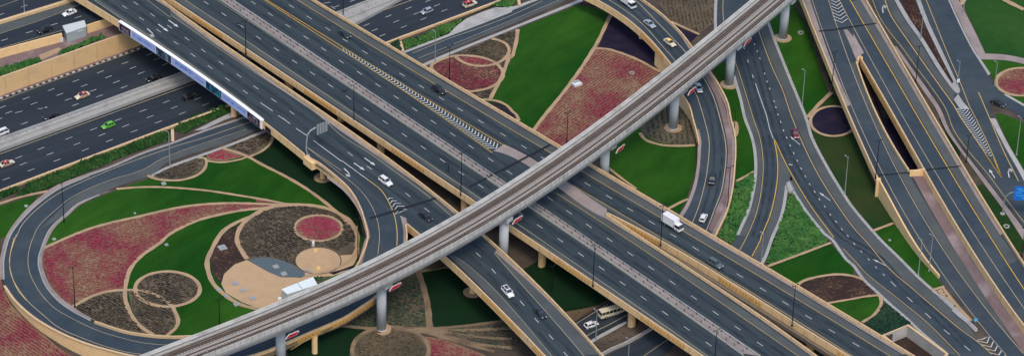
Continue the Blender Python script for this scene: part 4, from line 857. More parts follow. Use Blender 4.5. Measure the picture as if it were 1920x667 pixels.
# ================= gardens
rng = np.random.default_rng(3)
def pdir(p, q, h=0.):
    a = U(*p, h); b = U(*q, h); return math.atan2(b[1]-a[1], b[0]-a[0])
def tuft_mat(name, c, c2, s2=.1, isl=.35): return mat(name, c, .95, .2, .3, 3., .1, col2=c2, t2=(.4, .62), s2=s2, island=isl)
T_RED = tuft_mat('red_flowers', (.175, .011, .042), (.15, .058, .046), .09, .2)
T_MAG = tuft_mat('magenta_flowers', (.28, .010, .07), (.22, .02, .05), .1, .18)
T_DRK = tuft_mat('dark_foliage', (.022, .021, .018), (.045, .038, .026), .1)
T_OLV = tuft_mat('olive_foliage', (.05, .045, .028), (.075, .06, .035), .1)
T_GRN = tuft_mat('green_foliage', (.026, .075, .03), (.04, .10, .03))
T_GRD = tuft_mat('deep_green_foliage', (.012, .04, .025), (.022, .05, .028))
T_HDD = tuft_mat('dark_hedge_foliage', (.014, .055, .013), (.030, .080, .020), .16, .34)
T_HED = tuft_mat('hedge_foliage', (.026, .10, .024), (.058, .14, .034), .16, .34)
T_BRN = tuft_mat('brown_foliage', (.055, .03, .028), (.13, .075, .045), .2)
def tufts(poly, h, ang, sp, st, rad, ht, keep=.9, patchy=.35, dz=.05, jit=.25, fac=5, edge=.55, holes=(), long=1., clump=0.):
    W = np.array([U(a, b, h, dz) for a, b in poly])[:, :2]; c = W.mean(0); R = np.linalg.norm(W-c, axis=1).max()+2
    a, b = np.meshgrid(np.arange(-R, R, st), np.arange(-R, R, sp)); a = a.ravel(); b = b.ravel()
    b = b+.25*np.sin(a*.11+b*.05)*sp
    a = a+rng.normal(0, jit*st, len(a)); b = b+rng.normal(0, jit*sp*.45, len(a))
    X = c[0]+a*math.cos(ang)-b*math.sin(ang); Y = c[1]+a*math.sin(ang)+b*math.cos(ang)
    n_ = np.sin(X*.31+Y*.17+1.3)*np.sin(Y*.23-X*.11)+.6*np.sin(X*.9+2*np.sin(Y*.6))*np.sin(Y*.7+X*.2)
    ok = inside(W, X, Y) & (rng.random(len(X)) < keep-patchy*(n_ > .35)-.6*patchy*(n_ < -.6))
    ok[ok] = sdist(W, X[ok], Y[ok]) > edge
    for q in holes: ok &= ~inside([U(a_, b_, h, dz) for a_, b_ in q], X, Y)
    nn_ = n_[ok]; X, Y = X[ok], Y[ok]; n = len(X); r_ = rad*(.7+.6*rng.random(n)); hh = ht*(.6+.8*rng.random(n))*(1+clump*nn_); r_ = r_*(1+.5*clump*nn_); ph = rng.random(n)*6.28
    Z = np.array([h(x, y) for x, y in zip(X, Y)]) if callable(h) else np.full(n, float(h))
    V = np.empty((n, fac+1, 3))
    for i in range(fac):
        ex = r_*np.cos(ph+i*2*math.pi/fac)*long; ey = r_*np.sin(ph+i*2*math.pi/fac)
        V[:, i, 0] = X+ex*math.cos(ang)-ey*math.sin(ang); V[:, i, 1] = Y+ex*math.sin(ang)+ey*math.cos(ang); V[:, i, 2] = Z+dz+hh*.15
    V[:, fac, 0] = X+rng.normal(0, .15*rad, n); V[:, fac, 1] = Y; V[:, fac, 2] = Z+dz+hh
    base = np.arange(n)[:, None]*(fac+1)
    Fc = np.concatenate([np.concatenate([base+i, base+(i+1) % fac, base+fac], 1) for i in range(fac)])
    return V.reshape(-1, 3).tolist(), Fc.tolist()
def bed(label, poly, soil, tm, row, h=0., sp=.82, st=.5, rad=.26, ht=.2, keep=.9, patchy=.3, dz=.07, cat='flower bed', name='flower_bed', smooth=True, holes=()):
    rad = min(rad, .30)
    pl = cr(poly, 8., True) if smooth else poly
    W = np.array([U(a, b, h, dz) for a, b in pl]); v, f = tri(W, h, dz); mb = MB(); mb.add(v, f, 0)
    if tm:
        ang = pdir((poly[0][0], poly[0][1]), (poly[0][0]+row[0], poly[0][1]+row[1])); v, f = tufts(pl, h, ang, sp, st, rad, ht, keep, patchy, dz, .3, 5, .55, holes, 1.7); mb.add(v, f, 1)
    return mb.build(name, [soil, tm or soil], label=label, cat=cat, kind='stuff')
def lawn(poly, mt=None, dz=.03, h=0., smooth=True, name='lawn'):
    pl = cr(poly, 8., True) if smooth else poly
    return patch(name, pl, mt or M_LAWN, h, dz, kind='structure')
PN = [0]
def path(poly, wd=1.25, h=0., dz=.13, closed=False, mt=None, name='sand_path'):
    PN[0] += 1; dz += .004*PN[0]
    L = line3(poly, h, dz, 6., closed); mb = MB(); N_ = normals(L, closed); w_ = .82*wd*(1+.10*np.sin(np.arange(len(L))*1.7)+.06*np.sin(np.arange(len(L))*.61))
    a = L.copy(); b = L.copy(); a[:, :2] += N_*w_[:, None]/2; b[:, :2] -= N_*w_[:, None]/2; n = len(L)
    if callable(h):
        for X in (a, b): X[:, 2] = [h(q[0], q[1])+dz for q in X]
    mb.add(list(map(tuple, a))+list(map(tuple, b)), [(n+i, n+(i+1) % n, (i+1) % n, i) for i in range(n if closed else n-1)])
    return mb.build(name, mt or M_SANDP, kind='structure')
S_RED = mat('sandy_soil', (.155, .068, .055), .95, .22, .4, 4., .25, col2=(.215, .145, .09), t2=(.38, .64), s2=.09)
S_DRK = mat('dark_soil', (.115, .09, .062), .95, .25, .4, 4., .25, col2=(.07, .058, .045), t2=(.4, .7), s2=.12)
# --- loop garden
lawn(k(0, 1, '272,667 315,600 385,545 450,490 565,438 700,385 860,330 961,285')+k(1, 1, '0,278 300,170 530,82 640,60 800,140 930,260 1010,420 1060,560 1085,667')+k(2, 2, '120,20 100,90 60,200')+px('600,575 500,612 420,628 330,632 240,622 176,604')+k(0, 2, '505,460 420,400 340,340 275,250 242,150 242,80'), smooth=False)
lawn(k(1, 1, '430,215 520,262 640,322 760,392 870,472 950,540 1010,620 1085,667 1060,560 1010,420 930,260 800,140 640,60 560,80 555,140 505,190'), M_LAWND, .045, smooth=False)  # darker turf, with the shade beside the banner overpass painted in
RB = k(0, 2, '245,62')+k(0, 1, '400,662 560,600 800,548 961,510')+k(1, 1, '150,487 320,477 480,480 640,487 540,502 400,517 250,547 130,582 0,647')+k(0, 2, '900,30 800,100 730,180 702,290 600,303 500,337 400,393 330,330 270,245 242,150')
bed('large crimson flower bed in combed rows inside the loop, widening to the left', RB, S_RED, T_RED, (30, -5), smooth=False, keep=.93, patchy=.3)
bed('dark planted bed in rows below the crimson bed, inside the loop', k(0, 2, '405,395 500,340 600,306 690,298 705,360 750,450 800,500 850,543 700,520 525,468 450,425'), S_DRK, T_DRK, (30, 17), smooth=False, rad=.48)
bed('leaf-shaped dark bed between the curved sand paths, lower loop', k(0, 2, '722,298 760,298 800,330 880,375 961,395')+k(1, 2, '25,420 30,470 5,520 -25,550')+k(0, 2, '900,550 850,535 790,480 740,400'), S_DRK, T_DRK, (30, 17), smooth=False, rad=.48)
bed('round dark bed ringed with sand, left of the mushroom design', ell(314, 541, 59, 31), S_DRK, T_DRK, (30, 8), dz=.09, smooth=False, rad=.48)
path(k(0, 2, '236,70 245,60')+k(0, 1, '400,660 560,602 800,546 961,509')+k(1, 1, '150,486 320,476 480,479 640,485 720,486'))
path(k(1, 1, '720,487 640,487 540,502 400,516 250,546 130,581 0,646')+k(0, 2, '900,30 800,100 732,180 705,290 712,370 750,450 800,505 862,545'), 1.4)
path(k(0, 2, '395,398 500,337 600,303 700,294 800,297 880,322 961,375')+k(1, 2, '22,410 42,460 30,505 -25,553'), 1.3)
path(ell(314, 541, 61, 33), 1.3, closed=True)
path(k(0, 1, '655,396 800,386 961,388')+k(1, 1, '200,405 400,435 550,460 640,478 720,486'), 1.1)
path(k(1, 1, '288,165 420,208 520,262 640,322 760,392 870,472 960,548')+px('655,420'), 1.3)
path(k(0, 1, '830,320 880,340 961,348')+k(1, 1, '80,342 160,312 198,268 196,225 150,222'), 1.2)
path(k(1, 1, '200,232 215,240 300,246 400,228 430,215'), 1.0); path(k(1, 1, '575,95 562,140 510,185 445,215'), 1.1)
bed('dark oval bed beside the frontage road at the top of the loop', k(0, 1, '845,322 890,336 961,340')+k(1, 1, '80,334 150,306 186,266 184,232 130,230 60,248 0,270'), S_DRK, T_DRK, (30, -8), smooth=False, rad=.48)
bed('dark bed in the shade next to the banner overpass', k(1, 1, '312,160 520,78 560,78 556,130 502,180 450,208 420,200'), S_DRK, T_DRK, (30, -8), smooth=False, rad=.48)
bed('small magenta flower bed in a lens shape near the frontage road', k(1, 1, '197,202 280,170 330,187 415,212 300,240 215,233'), S_RED, T_MAG, (30, -6), smooth=False)
bed('tiny magenta patch between two sand paths', k(1, 1, '150,218 170,208 184,218 168,226'), S_RED, T_MAG, (30, -6), smooth=False)
bed('small magenta wedge at the point where the sand paths meet', k(1, 1, '482,448 560,462 640,479 480,468'), S_RED, T_MAG, (30, -6), dz=.12, smooth=False)
# mushroom design
cap = k(1, 1, '375,667 395,615 440,565 520,517 600,493 700,486 800,492 890,512 961,545')+k(2, 1, '50,580 80,640 90,667')+k(2, 2, '78,60 60,95')+k(1, 2, '950,100 830,190 755,195 680,150 560,113 430,118 390,60 372,10')
bed('big dark mushroom-cap bed planted in curved rows', cap, S_DRK, T_DRK, (30, 12), dz=.09, smooth=False, rad=.48, keep=.88, holes=[ell(597, 427, 46, 25.5), ell(596.5, 488, 45, 27), px('632,470 662,450 668,520 632,520'), k(1, 2, '432,122 560,113 680,150 757,197 700,300 500,300')])
path(k(1, 2, '430,120 392,60 372,5')+k(1, 1, '392,612 440,560 520,513 600,490 700,484 800,489 890,509 961,542')+k(2, 1, '50,578 85,640 92,667')+k(2, 2, '85,50'), 1.6)
path(k(1, 1, '720,486 620,490 540,508 450,552 360,590 285,645')+k(1, 2, '225,80 205,150 235,250 310,325 400,378 495,402'), 1.6)
bed('mottled black-brown bed between the outer path and the mushroom cap', k(1, 1, '275,667 350,612 430,570 380,640')+k(1, 2, '366,0 385,60 425,122 360,150 302,205 285,262 240,205 222,120 240,50'), M_BROWNB, T_BRN, (30, 12), smooth=False, keep=.4, patchy=.4)
patch('sand_circle', ell(597, 427, 47, 26), M_SANDP, 0, .14, kind='structure')
bed('round magenta flower bed inside a sand ring on the mushroom cap', ell(597, 427, 42.5, 22.5), S_RED, T_MAG, (30, 6), dz=.17, smooth=False)
sand = k(1, 2, '430,125 360,150 300,205 285,260 310,310 400,362 495,398 560,420 700,360 790,262 745,225 620,222 540,188 470,148')
patch('sand_area', sand, M_SAND, 0, .10, kind='structure')
M_BLUEG = mat('blue_grey_gravel', (.085, .115, .135), .95, .1, .5, 6., .12)
patch('gravel_area', k(1, 2, '432,122 500,112 560,113 630,128 680,150 720,172 755,197 757,218 700,224 620,221 560,198 500,165'), M_BLUEG, 0, .12, kind='structure')
patch('sand_area', k(1, 2, '700,200 961,60')+k(2, 1, '90,600')+k(2, 2, '100,0 100,90 60,170 0,200')+k(1, 2, '780,260 740,222'), M_SAND, 0, .075, kind='structure')
patch('sand_circle', ell(596.5, 488, 43, 25), M_SAND, 0, .15, kind='structure')
mb = MB(); ribbon(mb, line3(ell(596.5, 488, 43, 25), 0, .17, 5., True), .25, closed=True); mb.build('circle_edging', M_SOIL, kind='structure')
path(px('574,516 600,511 640,497 662,480 672,468'), .9, dz=.17)
bed('dark purple wedge beside the viaduct', k(1, 2, '890,198 961,180')+k(2, 2, '80,150 60,172 0,190')+k(1, 2, '920,208'), M_PURP, None, (1, 0), dz=.12, smooth=False)
bed('green shrub wedge behind the white cabin', k(1, 2, '788,222 905,216 860,245 800,268'), S_DRK, T_GRN, (30, -5), dz=.12, rad=.7, ht=.9, smooth=False, cat='shrubs')
# --- outside the loop, left
lawn(k(0, 1, '-60,520 0,492 120,455 215,430 130,545 40,667')+k(0, 2, '5,0 -12,120 -5,200 -60,200'), smooth=False)
path(k(0, 1, '-60,500 0,478 120,440 270,408'), 1.2)
bed('crimson flower bed outside the loop, bottom left corner', k(0, 2, '-80,200 -4,200 18,285 62,378 150,470 250,550 330,618 430,680 500,740 -80,760'), S_RED, T_RED, (30, 20), h=H, dz=.09, smooth=False, keep=.93, patchy=.25)
# --- lower centre
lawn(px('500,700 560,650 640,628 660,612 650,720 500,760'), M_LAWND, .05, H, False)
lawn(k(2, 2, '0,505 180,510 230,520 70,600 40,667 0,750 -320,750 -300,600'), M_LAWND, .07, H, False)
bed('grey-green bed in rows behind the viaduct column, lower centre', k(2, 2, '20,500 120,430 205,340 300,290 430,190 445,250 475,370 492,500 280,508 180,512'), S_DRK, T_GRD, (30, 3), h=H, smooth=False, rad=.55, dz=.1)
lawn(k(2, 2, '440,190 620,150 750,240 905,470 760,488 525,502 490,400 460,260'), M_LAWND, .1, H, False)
path(k(2, 2, '432,190 460,270 485,370 498,505'), 2.0, H, .16, mt=M_PATHD); path(k(2, 2, '440,190 600,165 700,170'), 1.3, H, .16, mt=M_PATHD); path(k(2, 2, '0,495 180,512 300,512 525,508 700,495 930,465'), 1.3, H, .16, mt=M_PATHD)
bed('round olive bed ringed with sand at the foot of the viaduct column', ell(732, 656, 69, 42), S_DRK, T_OLV, (30, 4), h=H, dz=.24, smooth=False, rad=.48); path(ell(732, 656, 72, 45), 1.3, H, .22, True, mt=M_PATHD)
patch('sand_area', k(2, 2, '300,512 480,505 700,500 961,470 1100,480 1100,760 480,760 480,640 420,560'), M_SOIL, H, .13, kind='structure')  # dark ground colour stands in for shaded sand at the lower centre
bed('crimson flower bed at the bottom edge, lower centre', k(2, 2, '470,555 560,568 680,610 800,655 900,720 500,720 498,640'), S_RED, T_RED, (30, 8), h=H, dz=.16, smooth=False)
for s in ('300,512 450,515 600,535 800,560 961,570', '350,518 480,535 640,580 860,640', '320,515 460,525 620,560 780,600 961,620', '520,515 700,520 961,510'): path(k(2, 2, s), 1.5, H, .2, mt=M_PATHD)
bed('fan of low olive rows spreading right from the viaduct column', k(2, 2, '560,520 800,490 961,480 1050,540 1000,640 880,640 700,575'), M_SOIL, T_GRD, (30, 6), h=H, dz=.19, smooth=False, sp=1.3, keep=.8)
# low roads under the overpasses
def lowroad(L_, R_, nm='low_road'): return road(nm, L_, R_, M_ASPH_E, H, .14)
lr = lowroad(k(3, 2, '200,620 350,480 450,420 540,352 700,260 800,190'), k(3, 2, '330,720 450,585 560,520 650,470 760,400 900,320'))
lines(lr, 'edge_line', M_YELD, H, [(.18, k(3, 2, '320,640 415,555 560,482 700,405'))], .2); lines(lr, 'edge_line', M_YELD, H, [(.14, k(3, 2, '350,490 540,372'))], .2)
road('pavement', k(3, 2, '330,660 450,572 560,510 640,470'), k(3, 2, '345,680 455,590 570,525 650,480'), M_CONCL, H, .22)
lr2 = lowroad(k(3, 2, '500,720 560,650 700,580 830,500 961,430'), k(3, 2, '760,760 880,640 961,560 1100,500'))
lines(lr2, 'edge_line', M_YELD, H, [(.14, k(3, 2, '740,667 850,590 900,560'))], .2)
wl = line3(k(3, 2, '500,667 560,635 640,600 740,545 800,510'), H, 0); mb = MB(); wall(mb, wl, .5, -.2, .9); mb.build('low_wall', M_CONCL, None, label='low grey concrete wall along the shaded lower road under the overpasses', cat='wall')
bed('brown ploughed bed between the two shaded lower roads', k(3, 2, '440,600 560,530 640,500 740,510 700,560 560,630 500,620'), M_SOIL, T_OLV, (30, -12), h=H, dz=.15, smooth=False, sp=2.0, keep=.7)
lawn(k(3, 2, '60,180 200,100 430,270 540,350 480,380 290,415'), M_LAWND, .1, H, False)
bed('sandy bed with small dark shrubs beside the shaded lower road', k(3, 2, '290,420 480,385 540,355 350,475'), M_EARTH, T_GRN, (30, -10), h=H, dz=.16, smooth=False, sp=2.4, st=2.2, rad=.5, ht=.7)
# --- garden north of the central overpass
lawn(k(2, 0, '770,620 850,555 900,430 945,300')+k(3, 0, '30,170 50,155 150,118 370,30 440,38 552,80 465,255 330,465 170,665 120,740 60,760')+k(2, 0, '961,667 870,600'), smooth=False)
base_ = k(2, 0, '470,385 520,345 650,305 800,235 900,190 961,172')+k(3, 0, '40,165 25,230 0,330')+k(2, 0, '905,430 845,555 780,560')
bed('dark bed strip wrapping the crimson oval beside the central overpass', base_, S_DRK, T_DRK, (30, -8), dz=.05, smooth=False, rad=.48)
bed('olive-brown bed in rows above the crimson oval', k(2, 0, '660,300 750,258 850,220 905,235 938,285 920,325 870,352 800,325 720,308'), S_DRK, T_OLV, (30, -12), dz=.08, smooth=False)
OV = k(2, 0, '505,383 540,347 620,318 700,313 800,326 875,360 911,410 898,452 848,488 780,508 700,511 600,460')
bed('crimson oval flower bed ringed with sand next to the central overpass', OV, S_RED, T_RED, (30, 18), dz=.10, keep=.9)
bed('magenta lens inside the crimson oval bed', k(2, 0, '650,320 720,315 800,328 860,350 850,360 770,368 700,355'), S_RED, T_MAG, (30, 10), dz=.13, smooth=False)
path(OV, 1.3, closed=True, dz=.17); path(k(2, 0, '640,318 690,353 770,372 860,362 920,330 945,290 930,250 880,225 848,218'), 1.3, dz=.18)
path(k(2, 0, '838,558 903,430 950,310')+k(3, 0, '0,325 25,230 32,165'), 1.4)
path(k(2, 0, '790,560 870,567 930,592 961,625')+k(3, 0, '25,645 38,680'), 1.2)
bed('dark bed with pale stones at the kerb of the central overpass', k(2, 0, '800,575 870,578 925,600 961,635')+k(3, 0, '25,660 30,700 -40,700'), M_PURP, T_DRK, (30, 18), dz=.08, smooth=False)
bed('purple-black triangular bed beneath the curved ramp', k(3, 0, '562,88 650,120 740,190 850,340 880,400 830,402 700,330 560,280 488,260'), M_PURP, None, (1, 0), smooth=False)
bed('large crimson triangular bed striped with sand between lawn and viaduct', k(3, 0, '468,275 560,283 700,333 830,405 700,560 500,700')+k(3, 1, '290,190 130,68')+k(3, 0, '180,667 330,470'), S_RED, T_RED, (30, -19), smooth=False, keep=.93, patchy=.3, sp=1.0)
path(k(3, 0, '555,85 470,258 330,468 170,667')+k(3, 1, '122,66'), 1.4); path(k(3, 0, '470,272 560,282 700,333 835,405'), 1.3)
bed('small brown bed at the top beside the curved ramp', k(3, 0, '375,28 450,-30 530,50 440,36'), M_BROWNB, T_BRN, (30, -10), smooth=False)
bed('brown striped bed in close rows behind the curved ramp, top', k(3, 0, '790,-60 830,30 905,125 961,140')+k(4, 0, '60,175 90,190 186,125 188,-60'), S_DRK, T_OLV, (4, 30), smooth=False, sp=1.2, rad=.5)
path(k(3, 0, '895,122 961,152')+k(4, 0, '50,175 95,195'), 1.2); bed('purple-black sliver bed between the curved ramp and the viaduct', k(3, 0, '905,135 961,165')+k(4, 0, '85,200 40,245 0,195'), M_PURP, None, (1, 0), smooth=False)
# --- garden east of the viaduct
lawn(k(3, 1, '500,250 560,180 740,0 961,0')+k(4, 1, '70,60 78,160 72,290 25,450 -10,520')+k(3, 1, '961,545 850,480 690,390 560,310'), smooth=False)
bed('dark bed with faint paths round the foot of a viaduct column', k(3, 0, '740,667 850,590 961,500')+k(4, 0, '25,590 45,667')+k(4, 1, '65,80 72,148')+k(3, 1, '961,148 860,142 790,120 735,80 722,55'), S_DRK, T_GRD, (3, 30), dz=.07, smooth=False, sp=1.6)
path(k(3, 1, '720,80 755,122 850,150 961,154')+k(4, 1, '70,150'), 1.3); path(k(3, 1, '878,508 961,465')+k(4, 1, '35,452'), 1.1); path(k(3, 1, '540,275 620,338 700,395'), 1.0)
# --- strips between ramp, ground roads
lawn(k(4, 0, '170,390 245,340 285,420 330,560 350,667')+k(4, 1, '380,90 402,170 410,280 392,300 300,350 302,150 285,30')+k(4, 0, '265,600 225,500'), smooth=False)
path(k(4, 1, '303,352 350,328 402,298'), 1.0)
def shrubs(label, poly, h=0., ht=.42, rad=.5, dens=.6, mt=None, cat='shrubs', name='shrub_bed', leafy=True):
    pl = poly; W = np.array([U(a, b, h, .06) for a, b in pl]); v, f = tri(W, h, .06); mb = MB(); mb.add(v, f, 0)
    ht = min(ht, .8); v, f = tufts(pl, h, .6, dens, dens, rad, ht, .97, .12, .05, .45, 6, .2, (), 1., .55); mb.add(v, f, 1)
    v, f = tufts(pl, h, 1.3, dens*.7, dens*.7, rad*.4, ht*1.1, .8, .5, .05, .5, 4, .2, (), 1., .5); mb.add(v, f, 1)
    return mb.build(name, [M_LAWND, mt or T_HED], label=label, cat=cat, kind='stuff')
shrubs('strip of leafy green shrubs between the curved ramp and the ground road', k(4, 1, '303,358 398,305 408,340 400,400 370,515 300,667')+k(4, 2, '270,40 200,-5')+k(4, 1, '195,667 225,600 258,510 285,400'))
shrubs('triangle of leafy green shrubs where the right-hand road splits', k(4, 1, '605,422 625,425 700,535 790,655')+k(4, 2, '825,22 700,75 485,152 470,142 510,10')+k(4, 1, '550,575 578,475'))
path(k(4, 2, '480,160 650,98 835,28'), 1.1)
lawn(k(4, 2, '490,165 650,103 835,35 961,175 961,232 870,207 760,222 665,265 630,255'), smooth=False)
MU = k(4, 2, '640,280 680,245 760,222 870,208 961,218')+k(5, 2, '70,245 132,318 0,343')+k(4, 2, '820,366 730,330')
bed('dark mulched half-round bed beside the central overpass, right', MU, M_BROWNB, T_BRN, (30, -3), smooth=False, keep=.35, patchy=.3, dz=.09)
path(k(4, 2, '635,275 680,243 760,220 870,206 961,216')+k(5, 2, '60,238'), 1.2); path(k(4, 2, '815,368 961,343')+k(5, 2, '70,330 150,322'), 1.0)
lawn(k(4, 2, '830,372 961,348')+k(5, 2, '140,330 150,370 115,430 45,470')+k(4, 2, '961,450 860,395'), M_LAWN, smooth=False)
path(k(5, 2, '148,325 158,368 122,428 50,476'), 1.1)
shrubs('dark green hedge bed beside the underpass opening', k(5, 2, '165,375 190,368 320,482 305,500 180,555 60,482 122,440'), mt=T_GRD)
pw = empty('underpass_opening', label='rectangular sunken opening with pale grey walls and tan coping, lower right', cat='underpass opening')
PW = np.array([P(a, b, 0) for a, b in px('1655,631 1702,612 1776,666 1736,695')]); mb = MB(); wall(mb, PW, .6, -3.1, .5, 0, closed=True); mb.build('wall', M_RAILC, pw)
mb = MB(); pq = PW.copy(); pq[:, 2] = .5; wall(mb, pq, .85, 0, .15, 0, closed=True); mb.build('coping', M_CAP, pw)
patch('underpass_floor', px('1655,640 1700,622 1776,676 1736,705'), M_BROWNB, -3.1, 0, kind='structure')
# --- between the ground road and ramp A
lawn(k(4, 0, '450,80 560,60 640,0 700,60 750,190 800,310 840,450 870,480 835,520 760,585 700,650 690,660 604,440 520,240 480,130'), smooth=False)
lawn(k(4, 0, '690,662 760,600 840,525 900,560 930,667')+k(4, 1, '961,60')+k(5, 1, '40,160 100,340 150,430 230,588 112,630 0,512')+k(4, 1, '905,420 825,290 740,120 695,20'), M_LAWN2, .035, smooth=False)
path(k(4, 0, '625,10 690,110 750,260 790,400 835,518'), 1.8, mt=M_SOIL); path(k(4, 0, '838,520 765,590 702,660'), 1.5)
bed('purple-black strip painting in the shade of the wedge gap between the two tan ramps', k(5, 0, '45,350 95,480 170,667 270,667 120,440')+k(5, 1, '250,0 410,275 400,300 300,300 170,40'), M_PURP, None, (1, 0), smooth=False, dz=.03)  # dark sheet laid on the ground to put the gap's shade into colour
patch('purple_bed', ell(1563, 227, 41, 26), M_PURP, 0, .1, kind='structure').name = 'purple_bed'
tag(bpy.data.objects['purple_bed'], 'round purple-black bed ringed with sand, tucked by the tan ramp', 'flower bed', kind='stuff')
path(ell(1563, 227, 43.5, 28), 1.2, closed=True)
path(k(5, 1, '108,632 225,588'), 1.1)
lawn(k(5, 1, '122,638 230,594 290,667')+k(5, 2, '400,115 478,238 505,272 440,292 250,108 150,0'), smooth=False)
path(k(5, 2, '438,296 512,274'), 1.1)
bed('sandy wedge with scrubby plants where the ramp joins the ground road', k(5, 2, '455,305 512,280 560,340 620,410 672,465 625,470 560,400'), M_SANDP, T_OLV, (20, 26), smooth=False, sp=1.5, keep=.5)
path(k(5, 2, '448,300 520,350 600,425 660,480 695,515'), .9, mt=M_CONCL, name='light_kerb'); path(k(5, 2, '560,405 610,450 640,470'), 1.0, mt=M_CONCL, name='light_kerb')
# --- far right
lawn(k(5, 0, '620,15 700,-20 1100,-60 1100,340 961,328 850,306 745,300 700,200 655,110'), M_LAWNM, smooth=False)
patch('sand_area', k(5, 0, '600,-20 640,-10 625,25 605,30'), M_SAND, 0, .06, kind='structure'); path(k(5, 0, '820,-20 870,10 961,55'), 2.2)
lawn(k(5, 0, '715,335 850,342 961,364 1100,400 1100,690 961,612 860,545 775,428'), M_LAWN, smooth=False)
bed('round faded-red flower bed ringed with sand at the right edge', ell(1915, 153.5, 45, 24), S_RED, T_RED, (30, 8), dz=.09, smooth=False); path(ell(1915, 153.5, 47.5, 26), 1.3, closed=True)
lawn(k(5, 0, '800,640 840,640 961,690')+k(5, 1, '1100,50 1100,500 975,318 880,150 808,0'), M_LAWN, smooth=False)
bed('brown island planting between the two far right roads', k(5, 0, '245,-40 262,0 322,110 402,225 490,368 553,462 562,455 478,295 406,150 350,0 338,-50'), M_BROWNB, T_BRN, (10, 30), h=.16, dz=.08, smooth=False, keep=.8, rad=.5, ht=.5)
# --- hedges beside the sunken highway
shrubs('long dark hedge between the sunken highway wall and the frontage road, left', k(1, 1, '-10,60 -15,125')[1:]+k(0, 1, '880,148 700,212 480,305 330,372 230,410 75,448 120,405 150,370 300,310 500,232 700,155 961,60')+k(1, 1, '0,50'), mt=T_HDD, ht=1.1)
shrubs('small rounded hedge at the left edge above the lawn', k(0, 1, '-60,440 0,405 80,385 110,392 95,415 0,455 -60,470'), mt=T_HDD, ht=1.0)
shrubs('dark hedge behind the tan parapet, directly below the banner', k(1, 0, '95,700 340,595 400,570 350,630 200,700')[:0]+k(1, 1, '15,60 60,20 120,-15 310,-65 330,-30 240,5 130,55 80,85 20,70'), mt=T_HDD, ht=1.1)
patch('light_verge', k(1, 1, '130,70 240,15 340,-35 420,-30 300,10 190,62'), M_CONCL, 0, .1, kind='structure')
shrubs('bright leafy hedge between the sunken highway and the frontage road, upper middle', k(2, 0, '345,235 500,178 700,98 870,20 961,-20')+k(3, 0, '40,-15 0,35')+k(2, 0, '930,45 860,35 790,62 700,100 640,150 600,190 480,240 360,280'), ht=1.1)
shrubs('short dark hedge stub beside the central overpass', k(2, 0, '275,245 330,232 342,285 330,290'), ht=1.0, mt=T_GRD)
path(k(2, 0, '332,232 347,288'), 1.0, mt=M_CAP); path(k(3, 0, '35,-20 42,30'), 1.0, mt=M_CAP); path(k(1, 1, '10,60 12,130'), 1., mt=M_CAP)
patch('light_verge', k(2, 0, '610,188 645,150 705,105 795,68 870,42 935,45')+k(3, 0, '30,32 90,8 150,-5')+k(2, 0, '961,60 800,122 650,180'), M_CONC, 0, .08, kind='structure')
shrubs('low green hedge on the pink pavement at the left edge', k(0, 0, '-60,415 0,390 120,350 205,328 240,348 120,395 0,432 -60,452'), ht=.9)
shrubs('low green hedge in front of the grey cabin', k(0, 0, '325,308 360,275 480,235 575,202 592,214 480,258 350,310'), ht=.9)
# paving bits under the left overpass
patch('sand_area', k(0, 0, '230,340 320,300 345,275 330,268 220,310'), M_SANDP, 0, .06, kind='structure')
# ================= vehicles
PNT = {n: plain('paint_'+n, c, .35, m_, .6) for n, c, m_ in (('white', (.70, .71, .72), 0), ('black', (.012, .013, .016), .2), ('darkblue', (.02, .028, .04), .3), ('silver', (.42, .46, .50), .4), ('green', (.10, .42, .03), 0), ('red', (.50, .015, .02), 0), ('maroon', (.16, .01, .03), .2), ('cream', (.62, .56, .42), 0), ('yellow', (.90, .56, .0), 0), ('grey', (.10, .14, .16), .3), ('darkgreen', (.02, .04, .04), .3))}
GL = glass('window_glass'); TYRE = plain('tyre_rubber', (.012, .012, .012), .9); RIM = plain('wheel_rim', (.35, .36, .37), .4, .6)
HLM = plain('headlight_lens', (.8, .82, .82), .15); TLM = plain('taillight_lens', (.35, .01, .01), .25); TRIM = plain('black_trim', (.02, .02, .02), .6)
SPEC = {  # L, W, H, belt, hood_z, hood_end, roof_front, roof_rear, rear_base, trunk_z
 'sedan': (4.7, 1.82, 1.46, .92, .80, .85, .15, -1.05, -1.75, .93),
 'hatch': (4.2, 1.78, 1.50, .93, .82, .95, .30, -1.45, -1.95, .93),
 'suv':   (4.85, 1.95, 1.80, 1.10, 1.0, 1.05, .45, -1.85, -2.25, 1.10)}
def rings(st):
    "loft: st=[(x, half width low, half width high, z low, z high)]"
    vs = []; fs = []
    for x, wl_, wh, zl, zh in st:
        zm = zl+(zh-zl)*.55
        vs += [(x, -wl_*.93, zl), (x, -wl_, zm), (x, -wh, zh-.05), (x, -wh*.86, zh), (x, wh*.86, zh), (x, wh, zh-.05), (x, wl_, zm), (x, wl_*.93, zl)]
    n = len(st)
    for i in range(n-1):
        for j in range(8): fs.append((i*8+j, i*8+(j+1) % 8, (i+1)*8+(j+1) % 8, (i+1)*8+j))
    fs += [tuple(range(8))[::-1], tuple(range((n-1)*8, n*8))]
    return vs, fs
